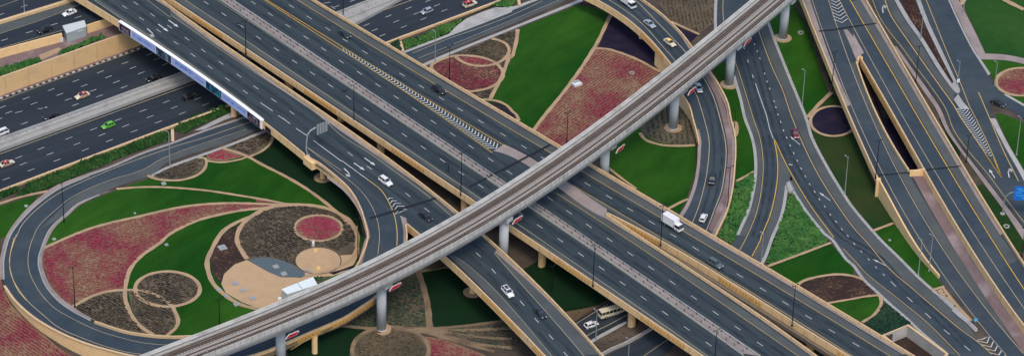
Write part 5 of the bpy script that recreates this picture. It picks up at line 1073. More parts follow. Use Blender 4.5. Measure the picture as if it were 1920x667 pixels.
def wheels(root, xs, hw, r=.34, w_=.24):
    for x in xs:
        for s_ in (-1, 1):
            mb = MB(); y0, y1 = sorted((s_*(hw-w_), s_*(hw+.01)))
            n = 14; vs = [(x+r*math.cos(a), y, r+r*math.sin(a)) for y in (y0, y1) for a in [i*2*math.pi/n for i in range(n)]]
            mb.add(vs, [(i, (i+1) % n, n+(i+1) % n, n+i) for i in range(n)]+[tuple(range(n)), tuple(range(n, 2*n))[::-1]]); o = mb.build('wheel', TYRE, root)
            mb = MB(); yo = s_*(hw+.025); vs = [(x+r*.62*math.cos(a), yo, r+r*.62*math.sin(a)) for a in [i*2*math.pi/n for i in range(n)]]; mb.add(vs, [tuple(range(n))]); mb.build('rim', RIM, o)
def car(kind, body, at_, d, h, label, roof=None, z=0., stripe=None, skyroof=False, cat=None, grp=None):
    L, W_, Hh, belt, hz, he, rf, rr, rb_, tz = SPEC[kind]; hw = W_/2
    q = U(at_[0], at_[1]+3.5, h, .1); q2 = U(at_[0]+d[0]*.5, at_[1]+3.5+d[1]*.5, h, .1)
    name = {'sedan': 'sedan_car', 'hatch': 'hatchback_car', 'suv': 'suv_car'}[kind] if cat != 'taxi' else 'taxi'
    root = empty(name, tuple(q+np.array([0, 0, .07])), math.atan2(q2[1]-q[1], q2[0]-q[0]), label=label, cat=cat or ('suv' if kind == 'suv' else 'car'), group=grp)
    pt = PNT[body]; mb = MB(); f_ = L/2
    st = [(-f_, hw*.80, hw*.72, .38, tz-.12), (-f_+.10, hw*.93, hw*.84, .26, tz-.03), (-f_+.5, hw, hw*.92, .22, tz), (rr, hw, hw*.93, .22, belt), (0, hw, hw*.93, .2, belt), (he-.1, hw, hw*.92, .22, belt-.02), (he+.25, hw*.99, hw*.89, .22, hz+.04), (f_-.55, hw*.97, hw*.85, .24, hz-.04), (f_-.15, hw*.88, hw*.74, .26, hz-.16), (f_, hw*.72, hw*.62, .36, hz-.30)]
    v, f = rings(st); mb.add(v, f); b = mb.build('body', pt, root, smooth=False)
    # glasshouse
    mb = MB(); a, c = hw*.90, hw*.70; zr = Hh-.05
    base = [(rb_, -a*.92, tz-.01), (he, -a, belt-.03), (he, a, belt-.03), (rb_, a*.92, tz-.01)]; top = [(rr, -c, zr), (rf, -c, zr), (rf, c, zr), (rr, c, zr)]
    mb.add(base+top, [(0, 1, 5, 4), (2, 3, 7, 6), (4, 5, 6, 7)]); mb.build('side_window', GL, root)
    mb = MB(); e = .012
    mb.add([(he+e, -a*.93, belt), (he+e, a*.93, belt), (rf+e, c*.93, zr+e), (rf+e, -c*.93, zr+e)], [(0, 1, 2, 3)]); mb.add([base[1], base[2], top[2], top[1]], [(0, 1, 2, 3)]); mb.build('windscreen', GL, root)
    mb = MB(); mb.add([base[3], base[0], top[0], top[3]], [(0, 1, 2, 3)]); mb.build('rear_window', GL, root)
    rm = PNT[roof] if roof else pt; mb = MB(); zs = Hh
    mb.add([(rr-.08, -c-.03, zr-.02), (rf+.06, -c-.03, zr-.02), (rf+.06, c+.03, zr-.02), (rr-.08, c+.03, zr-.02), (rr+.15, -c*.8, zs), (rf-.2, -c*.8, zs), (rf-.2, c*.8, zs), (rr+.15, c*.8, zs)], [(0, 1, 5, 4), (1, 2, 6, 5), (2, 3, 7, 6), (3, 0, 4, 7), (4, 5, 6, 7)])
    ro = mb.build('roof', rm, root)
    if skyroof: mb = MB(); mb.box(rr+.35, rf-.35, -c*.62, c*.62, zs, zs+.015); mb.build('sunroof', GL, ro)
    xm = (he+rb_)/2
    for s_ in (-1, 1):
        for A_, B_, r_ in (((he, s_*a, belt-.02), (rf, s_*c, zr), .045), ((rb_, s_*a*.92, tz), (rr, s_*c, zr), .07), ((xm, s_*a, belt), ((rf+rr)/2, s_*(c+.01), zr), .04)): mb = MB(); mb.tube([A_, B_], r_, 4); mb.build('pillar', pt, root)
    for s_ in (-1, 1):
        mb = MB(); mb.box(f_-.22, f_-.07, s_*hw*.62-.17, s_*hw*.62+.17, hz-.32, hz-.17); mb.build('headlight', HLM, root)
        mb = MB(); mb.box(-f_-.01, -f_+.12, s_*hw*.68-.14, s_*hw*.68+.14, tz-.32, tz-.14); mb.build('taillight', TLM, root)
        mb = MB(); mb.box(he-.35, he-.15, s_*(hw+.09)-.09, s_*(hw+.09)+.09, belt, belt+.14); mb.build('wing_mirror', pt, root)
    mb = MB(); mb.box(f_-.06, f_+.02, -hw*.5, hw*.5, .35, .55); mb.build('grille', TRIM, root)
    mb = MB(); mb.box(-f_-.02, -f_+.05, -hw*.6, hw*.6, .36, .5); mb.build('bumper', TRIM, root)
    if cat == 'taxi': mb = MB(); mb.box((rf+rr)/2-.12, (rf+rr)/2+.12, -.28, .28, zs, zs+.16); mb.build('roof_sign', PNT['white'], ro)
    if kind == 'suv':
        mb = MB()
        for s_ in (-1, 1): mb.tube([(rr+.1, s_*c*.9, zs+.05), (rf-.1, s_*c*.9, zs+.05)], .03, 4)
        mb.build('roof_rail', TRIM, ro)
    if stripe: mb = MB(); [mb.box(-f_*.7, f_*.55, s_*(hw+.005)-.01, s_*(hw+.005)+.01, .62, .84) for s_ in (-1, 1)]; mb.build('side_stripe', PNT[stripe], root)
    wheels(root, (f_*.60, -f_*.60), hw)
    # paint the boot and bonnet seams
    return root
EWp, EWm = (30, -11), (-30, 11)
car('sedan', 'white', (130, 24), EWm, Z2, 'white sedan on the upper left side road near the overpass')
car('suv', 'black', (84, 56), EWm, Z2, 'black suv on the upper left side road, beside the grey cabin')
car('sedan', 'cream', (154, 179), EWm, TZ, 'cream taxi with a red roof in mid carriageway of the sunken highway', 'red', cat='taxi', stripe='red')
car('sedan', 'black', (95, 217), EWm, TZ, 'black sedan close to the grey concrete barrier, far left')
car('sedan', 'black', (288, 146), EWm, TZ, 'black sedan in the shade by the edge of the banner overpass')
car('sedan', 'black', (355, 181), EWp, TZ, 'dark car deep in the shade under the banner')
car('hatch', 'green', (203, 235), EWm, TZ, 'lime green hatchback on the near carriageway of the sunken highway')
car('suv', 'white', (2, 249), EWm, TZ, 'white suv cut by the left edge next to the barrier')
car('sedan', 'cream', (13, 306), EWp, TZ, 'cream taxi with a red roof at the left edge', 'red', cat='taxi', stripe='red')
car('hatch', 'silver', (800, 21), EWm, TZ, 'silver hatchback on the sunken highway, top centre')
car('suv', 'cream', (881, 8), EWp, TZ, 'cream taxi with a large red roof at the top edge', 'red', cat='taxi')
car('sedan', 'darkgreen', (646, 64), (10, 6.6), ZD, 'dark green car on the far lane of the central overpass, top')
car('suv', 'black', (823, 169), (10, 6), ZD, 'black suv alongside the chevron strip of the central overpass')
car('suv', 'white', (723, 340), (10, 7), ZD, 'white suv just before the chevron gore of the left overpass')
car('sedan', 'black', (798, 405), (10, 7), ZD, 'black sedan passing under the edge of the viaduct beside the gore nose')
car('sedan', 'silver', (1218, 45), (10, 7.5), HT, 'silver car on the curved ramp behind the white truck')
car('sedan', 'cream', (1256, 80), (10, 8), HT, 'cream taxi with a yellow roof on the curved ramp', 'yellow', cat='taxi')
car('sedan', 'silver', (1310, 165), (3, 10), HT, 'pale silver car emerging from below the viaduct on the curved ramp')
car('suv', 'darkblue', (1335.5, 336), (-2, 10), HT, 'dark blue suv on the lower bend of the curved ramp')
car('hatch', 'white', (1318.5, 408), (5, -10), HT, 'white hatchback at the bottom end of the curved ramp')
car('sedan', 'maroon', (1491, 250), (3, 10), 0, 'maroon car on the right-hand ground road')
car('suv', 'grey', (1341, 494), (10, 6), ZD, 'grey suv on the outer carriageway of the central overpass, lower right')
car('suv', 'white', (952, 547), (10, 11), ZD, 'white suv with a black glass roof on the left overpass, past the viaduct', skyroof=True)
car('sedan', 'darkblue', (1013, 586), (10, 10.5), ZD, 'dark blue sedan on the left overpass, ahead of the white suv')
car('hatch', 'white', (1108.5, 608), (30, -14), H, 'white hatchback on the shaded lower road')
car('sedan', 'black', (1871, 193), (10, 4), 0, 'black sedan on the side branch at the right edge')
def truck(at_, d, h, label, L=6.8, hh=3.3):
    q = U(at_[0], at_[1]+6, h, .1); q2 = U(at_[0]+d[0]*.5, at_[1]+6+d[1]*.5, h, .1)
    r = empty('box_truck', tuple(q+np.array([0, 0, .07])), math.atan2(q2[1]-q[1], q2[0]-q[0]), label=label, cat='truck')
    mb = MB(); mb.box(-L/2, L/2-2.0, -1.15, 1.15, .95, hh); c = mb.build('cargo_box', PNT['white'], r)
    mb = MB()
    for s_ in (-1, 1):
        mb.box(-L/2-.02, L/2-1.98, s_*1.16-.03, s_*1.16+.03, .92, 1.05); mb.box(-L/2-.02, L/2-1.98, s_*1.16-.03, s_*1.16+.03, hh-.1, hh+.02)
        for x in (-L/2, L/2-2.0): mb.box(x-.04, x+.04, s_*1.16-.04, s_*1.16+.04, .95, hh)
    mb.box(-L/2-.03, -L/2+.0, -.03, .03, 1, hh-.1); mb.build('box_frame', PNT['silver'], c)
    for y in (-.7, .45): mb = MB(); mb.box(-L/2-.03, -L/2+.0, y-.25, y+.25, 1.8, 2.3) ; mb.build('door_panel', PNT['silver'], c)
    mb = MB(); x0, x1 = L/2-1.85, L/2
    mb.add([(x0, -1, .5), (x1, -1, .5), (x1, 1, .5), (x0, 1, .5), (x0, -1, 1.35), (x1, -1, 1.25), (x1, 1, 1.25), (x0, 1, 1.35), (x0, -.92, 2.2), (x1-.45, -.9, 2.2), (x1-.45, .9, 2.2), (x0, .92, 2.2)], [(0, 1, 5, 4), (1, 2, 6, 5), (2, 3, 7, 6), (3, 0, 4, 7), (8, 9, 10, 11), (4, 8, 11, 7)]); cabn = mb.build('cab', PNT['white'], r)
    mb = MB(); mb.add([(x0, -1, 1.35), (x1, -1, 1.25), (x1, 1, 1.25), (x0, 1, 1.35), (x0, -.92, 2.2), (x1-.45, -.9, 2.2), (x1-.45, .9, 2.2), (x0, .92, 2.2)], [(0, 1, 5, 4), (1, 2, 6, 5), (2, 3, 7, 6)]); mb.build('cab_window', GL, cabn)
    mb = MB(); mb.box(-L/2+.1, L/2-.2, -.45, .45, .5, .93); mb.box(-L/2, -L/2+.12, -1.1, 1.1, .45, .7); mb.build('chassis', TRIM, r)
    for s_ in (-1, 1): mb = MB(); mb.box(-L/2-.03, -L/2+.0, s_*.9-.15, s_*.9+.15, .72, .9); mb.build('taillight', TLM, r)
    wheels(r, (L/2-1.1, -L/2+1.4), 1.05, .42, .3); return r
truck((1261, 420), (10, 6), ZD, 'white box truck in the outer lane of the central overpass beside a lamp')
truck((1176, 4), (10, 7), HT, 'white box truck on the curved ramp at the top edge')
def minibus():
    q = U(1146, 590, H, .1); q2 = U(1156, 585, H, .1); r = empty('minibus', tuple(q+np.array([0, 0, .06])), math.atan2(q2[1]-q[1], q2[0]-q[0]), label='cream minibus on the shaded lower road, half under the central overpass', cat='minibus')
    L = 7.4; mb = MB(); st = [(-L/2, .9, .9, .4, 1.35), (-L/2+.15, 1.02, 1.02, .35, 1.4), (L/2-.7, 1.02, 1.02, .35, 1.4), (L/2-.1, .95, .9, .4, 1.3), (L/2, .85, .75, .45, 1.1)]; v, f = rings(st); mb.add(v, f); mb.build('body', PNT['cream'], r)
    mb = MB(); mb.add([(-L/2+.02, -.97, 1.38), (L/2-.35, -.97, 1.35), (L/2-.35, .97, 1.35), (-L/2+.02, .97, 1.38), (-L/2+.12, -.9, 2.25), (L/2-1.0, -.9, 2.25), (L/2-1.0, .9, 2.25), (-L/2+.12, .9, 2.25)], [(0, 1, 5, 4), (1, 2, 6, 5), (2, 3, 7, 6), (3, 0, 4, 7)]); mb.build('window_band', GL, r)
    mb = MB(); mb.box(-L/2+.08, L/2-1.0, -.93, .93, 2.25, 2.42); mb.box(-L/2+.5, L/2-1.5, -.6, .6, 2.42, 2.5); mb.build('roof', PNT['cream'], r)
    mb = MB()
    for x in np.arange(-L/2+.3, L/2-1, 1.15):
        for s_ in (-1, 1): mb = MB(); mb.tube([(x, s_*.985, 1.36), (x, s_*.91, 2.27)], .06, 4); mb.build('pillar', PNT['cream'], r)
    mb = MB(); mb.box(-L/2-.03, -L/2+.02, -.9, .9, .45, .62); mb.build('bumper', PNT['white'], r)
    for s_ in (-1, 1): mb = MB(); mb.box(-L/2-.03, -L/2+.02, s_*.78-.1, s_*.78+.1, .8, 1.05); mb.build('taillight', TLM, r)
    wheels(r, (L/2-1.3, -L/2+1.6), 1.0, .4, .28)
minibus()
# ================= street lamps
def lamp(bx, by, tx, ty, h, label, mt=None, arms=2, adir=None, grp=None):
    mt = mt or M_DMET; q = U(bx, by, h); 
    lo, hi = 0., 40.
    for _ in range(30):
        mid_ = (lo+hi)/2
        if qpx((q[0], q[1], q[2]+mid_))[1] > ty: lo = mid_
        else: hi = mid_
    Ht = (lo+hi)/2; r = empty('street_lamp', tuple(q), adir if adir is not None else DIR+math.pi/2, label=label, cat='street lamp', group=grp)
    mb = MB(); mb.cyl((0, 0), .26, 0, .5, 10); mb.tube([(0, 0, .4), (0, 0, Ht*.5), (0, 0, Ht)], [.15, .12, .08], 8); mb.build('pole', mt, r)
    for s_ in ((-1, 1) if arms == 2 else (1,)):
        mb = MB(); mb.tube([(0, 0, Ht-.7), (s_*.4, 0, Ht-.3), (s_*.8, 0, Ht-.1)], .05, 5); a = mb.build('arm', mt, r)
        mb = MB(); mb.box(s_*.85-.28, s_*.85+.28, -.14, .14, Ht-.16, Ht+.0); mb.build('lamp_head', mt, a)
    return r
LM = M_GMET
for a in (
 (461, 102, 461.5, 38, ZD, 'dark twin-arm lamp at the upper gap edge, right one of the pair', None),
 (462-11, 100, 460-11.5, 42, -1, 'dark twin-arm lamp rising from the gap, left one of the upper pair', None),
 (663.5, 230, 666, 158, ZD, 'dark twin-arm lamp on the central overpass edge, nearest the sign gantry', None),
 (646.5, 222, 647.5, 168, -1, 'dark lamp rising from the gap, left one of the pair above the gantry road', None),
 (864, 366, 866.5, 286, ZD, 'dark twin-arm lamp on the central overpass edge just left of the viaduct', None),
 (839.5, 372, 840.5, 306, -1, 'dark lamp rising from the gap left of the viaduct', None),
 (842.5, 148, 843.5, 85, 0, 'dark lamp standing in the crimson oval bed', None),
 (815.8, 117, 816.5, 58, 0, 'pale grey lamp on the frontage road kerb above the crimson oval', LM),
 (1062.6, 269, 1064, 210, 0, 'dark lamp in the crimson triangular bed close to the viaduct', None),
 (1111.5, 537, 1116.5, 457, ZD, 'dark twin-arm lamp on the lower edge of the central overpass', None),
 (1238.5, 461, 1242, 384, ZD, 'dark twin-arm lamp in front of the white box truck', None),
 (1484.8, 611, 1489, 534, ZD, 'dark twin-arm lamp on the split parapet, lower right', None),
 (1339, 690, 1346.5, 617, ZD, 'dark twin-arm lamp at the bottom edge on the pink median', None),
 (120, 416, 116.5, 341, 0, 'dark lamp on the lawn inside the loop, upper left', None),
 (140.5, 576, 138, 499, 0, 'dark lamp at the corner of the crimson and dark beds inside the loop', None),
 (318.6, 313, 318, 247, 0, 'slender pale lamp beside the frontage road, left', LM),
 (411.6, 607, 411.6, 560, 0, 'dark green lamp on the lawn in front of the viaduct', None),
 (671, 488, 672, 408, 0, 'dark lamp at the edge of the mushroom garden beside the ramp', None),
 (1504, 197, 1507, 131, 0, 'pale lamp on the lawn left of the tan ramp', LM),
 (1583.7, 364, 1586, 293, 0, 'pale lamp on the olive lawn below the purple round bed', LM),
 (1559.7, 163, 1565.5, 97, HA, 'dark lamp on the left parapet of the upper ramp', None),
 (1717, 154, 1723, 86, 0, 'dark lamp between the right ramp and the far right road, top', None),
 (1796, 154, 1798, 115, 0, 'short pale lamp at the tip of the wedge island', LM),
 (1726, 73, 1728.5, 26, .2, 'pale lamp standing in the brown wedge island', LM),
 (1806, 26, 1807.5, 3, 0, 'small pale lamp by the pink pavement at the top right', LM),
 (1865, 161, 1869, 116, 0, 'pale lamp beside the round red bed at the right edge', LM),
 (1641.6, 335, 1646.5, 263, HA, 'dark lamp on the tan pier where the ramp wall begins', None),
 (1811.5, 304, 1816, 253, 0, 'dark lamp in the brown strip beside the right ramp', None),
 (1905.7, 291, 1912, 219, 0, 'pale lamp on the lawn at the right edge above the blue sign', LM),
 (1721.5, 516, 1726, 448, 0, 'left one of two pale lamps on the lawn by the tapering tan wall', LM),
 (1741.6, 508, 1749, 440, 0, 'right one of two pale lamps by the tapering tan wall', LM),
 (1915, 481, 1918.5, 424, 0, 'dark lamp at the right edge below the blue sign', None),
 (1117, 637, 1116.5, 580, H, 'pale lamp beside the white hatchback on the shaded lower road', LM),
 (1177, 690, 1177.5, 634, H, 'pale lamp at the bottom edge on the shaded lower road', LM),
 (1035, 545, 1035, 497, H, 'dim lamp standing on the dark lawn between the overpasses', None),
 (1364, 389, 1364.8, 312, HT, 'dark lamp on the outer parapet of the curved ramp', None),
 (1376, 251, 1377, 205, 0, 'dark short lamp in a small sand disc beside the curved ramp', None),
 (1427.7, 486, 1428.8, 436, 0, 'pale lamp at the shrub triangle corner by the central overpass', LM),
 (643.5, 30, 642.5, -16, TZ, 'dark lamp at the top edge between overpass and sunken highway', None),
 (46, 24, 46.5, -10, Z2, 'pale lamp on the top left side road', LM)):
    zz = a[4]; zz = -2.0 if zz == -1 else zz
    lamp(a[0], a[1], a[2], a[3], zz, a[5], a[6], 1 if a[6] else 2, 2.6 if a[6] else None)
# ================= gantry over the left overpass
gq = U(577, 292, ZD); gr = empty('sign_gantry', tuple(gq), 0, label='grey curved cantilever sign gantry seen from behind, at the edge of the left overpass', cat='sign gantry')
tipw = P(611.5, 231, ZD+11); b0_ = P(577.5, 262, ZD+6); 
# arm runs across the road: direction from the mast to the far kerb
nrm = np.array([math.cos(DIR+math.pi/2), math.sin(DIR+math.pi/2)])
def gp(px_, py_, up_=0):
    "point on the vertical plane through the mast, across the road"
    lo, hi = -2., 30.
    for _ in range(40):
        m_ = (lo+hi)/2; 
        # solve z so that the picture height matches, then compare x
        z0_, z1_ = -5., 30.
        for _2 in range(30):
            zm = (z0_+z1_)/2
            if qpx((gq[0]+nrm[0]*m_, gq[1]+nrm[1]*m_, gq[2]+zm))[1] > py_: z0_ = zm
            else: z1_ = zm
        if qpx((gq[0]+nrm[0]*m_, gq[1]+nrm[1]*m_, gq[2]+zm))[0] < px_: lo = m_
        else: hi = m_
    return np.array([nrm[0]*m_, nrm[1]*m_, zm])
mpts = [(0, 0, 0)]+[tuple(gp(*q_)) for q_ in ((574, 280), (575, 262), (577, 252), (582, 245), (590, 240), (600, 236), (613, 231.5), (617, 230))]
mb = MB(); mb.tube(mpts, .22, 8); mb.build('mast_arm', M_GMET, gr); mb = MB(); mb.box(-.5, .5, -.5, .5, -.1, .3); mb.build('base_plate', M_GMET, gr)
pa, pb = gp(592, 243), gp(613, 236); sl = (pb-pa)
for i in range(4):
    t0, t1 = i/4+.015, (i+1)/4-.03; a = pa+sl*t0; b = pa+sl*t1; za, zb_ = -1.6+pa[2]*.5+pb[2]*.5, 1.9+pa[2]*.5+pb[2]*.5
    dn = np.array([math.cos(DIR), math.sin(DIR)])*.35; mb = MB()
    for o1, o2 in ((dn, dn*1.25),):
        vs = [(a[0]+o[0], a[1]+o[1], z_) for o in (o1, o2) for z_ in (za, zb_)]+[(b[0]+o[0], b[1]+o[1], z_) for o in (o1, o2) for z_ in (za, zb_)]
        mb.add(vs, [(0, 1, 3, 2), (4, 6, 7, 5), (0, 2, 6, 4), (1, 5, 7, 3), (0, 4, 5, 1), (2, 3, 7, 6)])
    mb.build('sign_panel', M_GMET, gr); mb = MB(); e_ = a+sl*.0; mb.tube([(a[0]+dn[0]*.7, a[1]+dn[1]*.7, za-.2), (a[0]+dn[0]*.7, a[1]+dn[1]*.7, zb_+.3)], .1, 5); mb.build('bracket', M_DMET, gr)
# corbel under the gantry
cq = U(582, 297, ZD, .9); mb = MB(); M_ = Matrix.Translation((cq[0], cq[1], ZD)) @ Matrix.Rotation(DIR, 4, 'Z'); mb.box(-2.2, 2.2, -1.0, .6, -1.7, .7, 0, M_); mb.build('corbel', M_TAN, lb)
# ================= banner
BW = mat('banner_white', (.80, .82, .85), .6, .04, 1., 5., .03); BL = mat('banner_lavender', (.33, .42, .72), .6, .05, 1., 5., .04); BD = mat('banner_dark', (.022, .014, .024), .6, .1); BT = mat('banner_teal', (.02, .16, .22), .6, .5, 1.2, 2., .4, col2=(.01, .02, .08), t2=(.4, .55), s2=.5); BP = mat('banner_picture', (.02, .03, .06), .6, .5, 1.2, 2., .4, col2=(.16, .26, .36), t2=(.5, .62), s2=.5)
BTX = mat('banner_blue_print', (.08, .17, .50), .6); BTP = mat('banner_pale_print', (.40, .32, .42), .6)
bn = empty('advertising_banner', label='long white and lavender advertising banner fixed along the edge of the overpass', cat='banner')
Ls = lbL1; ss = np.concatenate([[0], np.cumsum(np.linalg.norm(np.diff(Ls, axis=0), axis=1))])
def sx(xp):
    lo, hi = 0, ss[-1]
    for _ in range(30):
        m_ = (lo+hi)/2; q = [np.interp(m_, ss, Ls[:, j]) for j in range(3)]
        if qpx((q[0], q[1], q[2]+.9))[0] < xp: lo = m_
        else: hi = m_
    return m_
def bpt(s_, o_, z_):
    q = np.array([np.interp(s_, ss, Ls[:, j]) for j in range(3)]); q1 = np.array([np.interp(s_+.6, ss, Ls[:, j]) for j in range(3)]); q0 = np.array([np.interp(s_-.6, ss, Ls[:, j]) for j in range(3)])
    t = (q1-q0)[:2]; t /= np.linalg.norm(t); n_ = np.array([t[1], -t[0]]); return (q[0]+n_[0]*o_, q[1]+n_[1]*o_, q[2]+z_)
def bpanel(x0, x1, zlo, zhi, o0, o1, mt, nm, par):
    a, b = sx(x0), sx(x1); mb = MB(); L = np.array([bpt(t, (o0+o1)/2, zlo) for t in np.linspace(a, b, max(2, int((b-a)/3)))]); wall(mb, L, abs(o1-o0), 0, zhi-zlo, 0); return mb.build(nm, mt, par)
bpanel(224, 492, .95, 1.25, -.6, .45, BW, 'white_top', bn); bpanel(224, 492, -1.95, .95, .05, .28, BW, 'backing_board', bn)
panels = [(225, 246, BD, 'dark_panel'), (247.5, 292.5, BL, 'text_panel'), (293.5, 322, BP, 'picture_panel'), (323, 386, BL, 'text_panel'), (387, 416.5, BT, 'picture_panel'), (417.5, 464, BL, 'text_panel'), (465, 488.5, BD, 'dark_panel')]
po = [bpanel(a, b, -1.8, .85, .28, .34, m_, nm, bn) for a, b, m_, nm in panels]
def text(body, x0, x1, zlo, zhi, mt, par):
    cu = bpy.data.curves.new('letters', 'FONT'); cu.body = body; cu.extrude = .01; ob = bpy.data.objects.new('letters', cu); COL.objects.link(ob)
    bpy.context.view_layer.update(); me = bpy.data.meshes.new_from_object(ob.evaluated_get(bpy.context.evaluated_depsgraph_get())); bpy.data.objects.remove(ob)
    co = np.array([v.co[:] for v in me.vertices]); mn, mx = co.min(0), co.max(0); a, b = sx(x0), sx(x1)
    for v in me.vertices:
        u_ = (v.co.x-mn[0])/(mx[0]-mn[0]); w_ = (v.co.y-mn[1])/(mx[1]-mn[1]); v.co = bpt(a+(b-a)*u_, .36+(.01 if v.co.z > 0 else 0), zlo+(zhi-zlo)*w_)
    me.materials.append(mt); o = link('letters', me, par); return o
text('ONE', 229.5, 243, -1.1, .1, BTP, po[0])
mb = MB()
for x0, x1, p_ in ((228, 244, 0),): pass
bpanel(228, 244, -1.45, -1.35, .34, .36, BTP, 'rule', po[0])
def scribble(x0, x1, z_, hh_, n, mt, par, seed):
    "illegible fine print, as in the photograph: short strokes of uneven height"
    r_ = random.Random(seed); a, b = sx(x0), sx(x1); mb = MB(); t = a; st_ = (b-a)/n
    while t < b:
        w_ = st_*(.35+.5*r_.random()); z0_ = z_-hh_*(.3+.3*r_.random()); z1_ = z_+hh_*(.15+.45*r_.random())
        if r_.random() > .14: mb.add([bpt(t, .355, z0_), bpt(t+w_, .355, z0_), bpt(t+w_, .355, z1_), bpt(t, .355, z1_)], [(0, 1, 2, 3)])
        t += st_
    mb.build('small_print', mt, par)
scribble(250, 290, -.35, 1.0, 34, BTX, po[1], 1); scribble(329, 354, -.2, 1.2, 20, BTX, po[3], 2); scribble(357, 363, .1, 1.8, 4, BTX, po[3], 5); scribble(366, 384, -.6, .5, 16, BTX, po[3], 3); scribble(419, 443, -.35, .8, 12, BTX, po[5], 4); scribble(445, 462, -.3, .7, 12, BTX, po[5], 6)
scribble(469, 486, .1, .8, 9, BTP, po[6], 7); scribble(468, 486, -.9, .7, 12, BTP, po[6], 8)
bpanel(497.5, 508, -1.3, .2, .02, .12, BD, 'dark_plaque', lb)
for x_ in (410, 386): pass
# ================= blue road sign at the right edge
M_BLUE = plain('blue_sign', (.0, .13, .55), .5); M_BLP = mat('sign_pale_print', (.10, .40, .70), .6)
bq = U(1879.5, 401, 0); bs = empty('road_sign', tuple(bq), 0, label='blue road sign with pale lettering on a curved grey arm at the right edge', cat='road sign')
p1 = P(1893, 358, 7.5)-bq; 
mb = MB(); mb.tube([(0, 0, 0), (0, 0, 4.5), (.3, -.2, 6.2), (1.2, -.5, 7.6), (2.6, -.9, 8.4), (9, -2.2, 8.8)], .14, 7); mb.build('mast_arm', M_GMET, bs); mb = MB(); mb.cyl((0, 0), .7, 0, .3, 16); mb.build('base', M_CONCL, bs)
c3 = np.array([2.35, -1.25, 0]); dx = np.array([math.cos(-.12), math.sin(-.12), 0]); mb = MB(); zlo, zhi = 6.0, 10.6
def sg(u_, z_, o_=0): q = c3+dx*u_; return (q[0]+dx[1]*o_, q[1]-dx[0]*o_, z_)
mb.add([sg(u_, z_, o_) for o_ in (0, .12) for z_ in (zlo, zhi) for u_ in (0, 7.5)], [(0, 2, 3, 1), (4, 5, 7, 6), (0, 1, 5, 4), (2, 6, 7, 3), (0, 4, 6, 2), (1, 3, 7, 5)]); sp_ = mb.build('sign_board', M_BLUE, bs)
mb = MB(); r_ = random.Random(4)
for zc, u0_, u1_ in ((9.9, .6, 2.6), (9.3, 1.0, 6.5), (8.5, .4, 2.2), (8.4, 3, 6.8), (7.6, .5, 6.5), (6.8, 2.2, 3.0), (6.8, 4.2, 7)):
    t = u0_
    while t < u1_:
        w_ = .12+.2*r_.random(); mb.add([sg(t, zc-.16, .13), sg(t+w_, zc-.16, .13), sg(t+w_, zc+.05+.14*r_.random(), .13), sg(t, zc+.16, .13)], [(0, 1, 2, 3)]); t += w_+.08
mb.build('lettering', M_BLP, sp_)
# ================= red and white plates hung under the viaduct
M_RED = plain('red_plate', (.36, .012, .03), .6); M_WPL = plain('white_plate', (.55, .53, .52), .6)
for x_, y_, lab in ((548, 627, 'leftmost red and white plate under the viaduct'), (741, 537, 'red and white plate under the viaduct by the column with the round bed'), (970, 412, 'red and white plate under the viaduct above the central overpass edge'), (1163, 279, 'red and white plate under the viaduct over the right-hand lawn'), (1297, 171, 'red and white plate under the viaduct beside the pale silver car'), (1402, 79, 'rightmost red and white plate under the viaduct')):
    zc = ZR-4.9; q = P(x_, y_, zc); dd_ = np.hypot(far_[:, 0]-q[0], far_[:, 1]-q[1]); i = min(max(int(np.argmin(dd_)), 1), len(far_)-2); t = far_[i+1]-far_[i-1]; a = math.atan2(t[1], t[0])
    o = empty('hanging_plate', tuple(q), a, label=lab, cat='sign plate')
    for nm, sc_, th_, mt in (('white_border', 1., .1, M_WPL), ('red_face', .78, .16, M_RED)):
        sx_, sz_ = (sc_+(.08 if sc_ < 1 else 0))*.88, sc_*.78; pr = [(-2.5*sx_, -.5*sz_), (-1.3*sx_, .72*sz_), (2.3*sx_, .72*sz_), (2.5*sx_, .3*sz_), (1.4*sx_, -.75*sz_), (-2.3*sx_, -.75*sz_)]
        mb = MB(); mb.add([(u_, -th_, v_) for u_, v_ in pr]+[(u_, .1, v_) for u_, v_ in pr], [tuple(range(6)), tuple(range(6, 12))[::-1]]+[(i_, (i_+1) % 6+0, (i_+1) % 6+6, i_+6) for i_ in range(6)]); mb.build(nm, mt, o)
    mb = MB()
    for u_ in (-.9, .9): mb.tube([(u_, 0, .6), (u_, 0, 1.2)], .05, 5)
    mb.build('hanger', M_GMET, o)
# ================= cabins
def cabin(cs, hgt, name, label, wallm, roofm, door=None):
    "cs: four ground corners in the picture (near-left, near-right, far-right, far-left)"
    W = [U(a, b, 0) for a, b in cs]; c = sum(W)/4; o = empty(name, tuple(c), 0, label=label, cat='cabin'); W = [w_-c for w_ in W]
    mb = MB(); n = 9
    for i in range(4):
        a, b = W[i], W[(i+1) % 4]; t = (b-a); L = np.linalg.norm(t[:2]); nn_ = np.array([t[1], -t[0], 0])/L
        mb.add([(a[0], a[1], 0), (b[0], b[1], 0), (b[0], b[1], hgt), (a[0], a[1], hgt)], [(0, 1, 2, 3)])
        m_ = max(2, int(L/.5))
        for j in range(m_+1):
            p = a+t*(j/m_); e = t/L*.06; mb.add([tuple(p-e+nn_*.02), tuple(p+e+nn_*.02), tuple(p+e+nn_*.06+np.array([0, 0, hgt])), tuple(p-e+nn_*.06+np.array([0, 0, hgt]))], [(0, 1, 2, 3)])
    mb.build('wall', wallm, o)
    mb = MB(); R = [w_*1.05+np.array([0, 0, hgt]) for w_ in W]; T = [w_*1.05+np.array([0, 0, hgt+.22]) for w_ in W]
    mb.add(R+T, [(3, 2, 1, 0), (4, 5, 6, 7)]+[(i, (i+1) % 4, (i+1) % 4+4, i+4) for i in range(4)]); mb.build('roof', roofm, o)
    return o, W
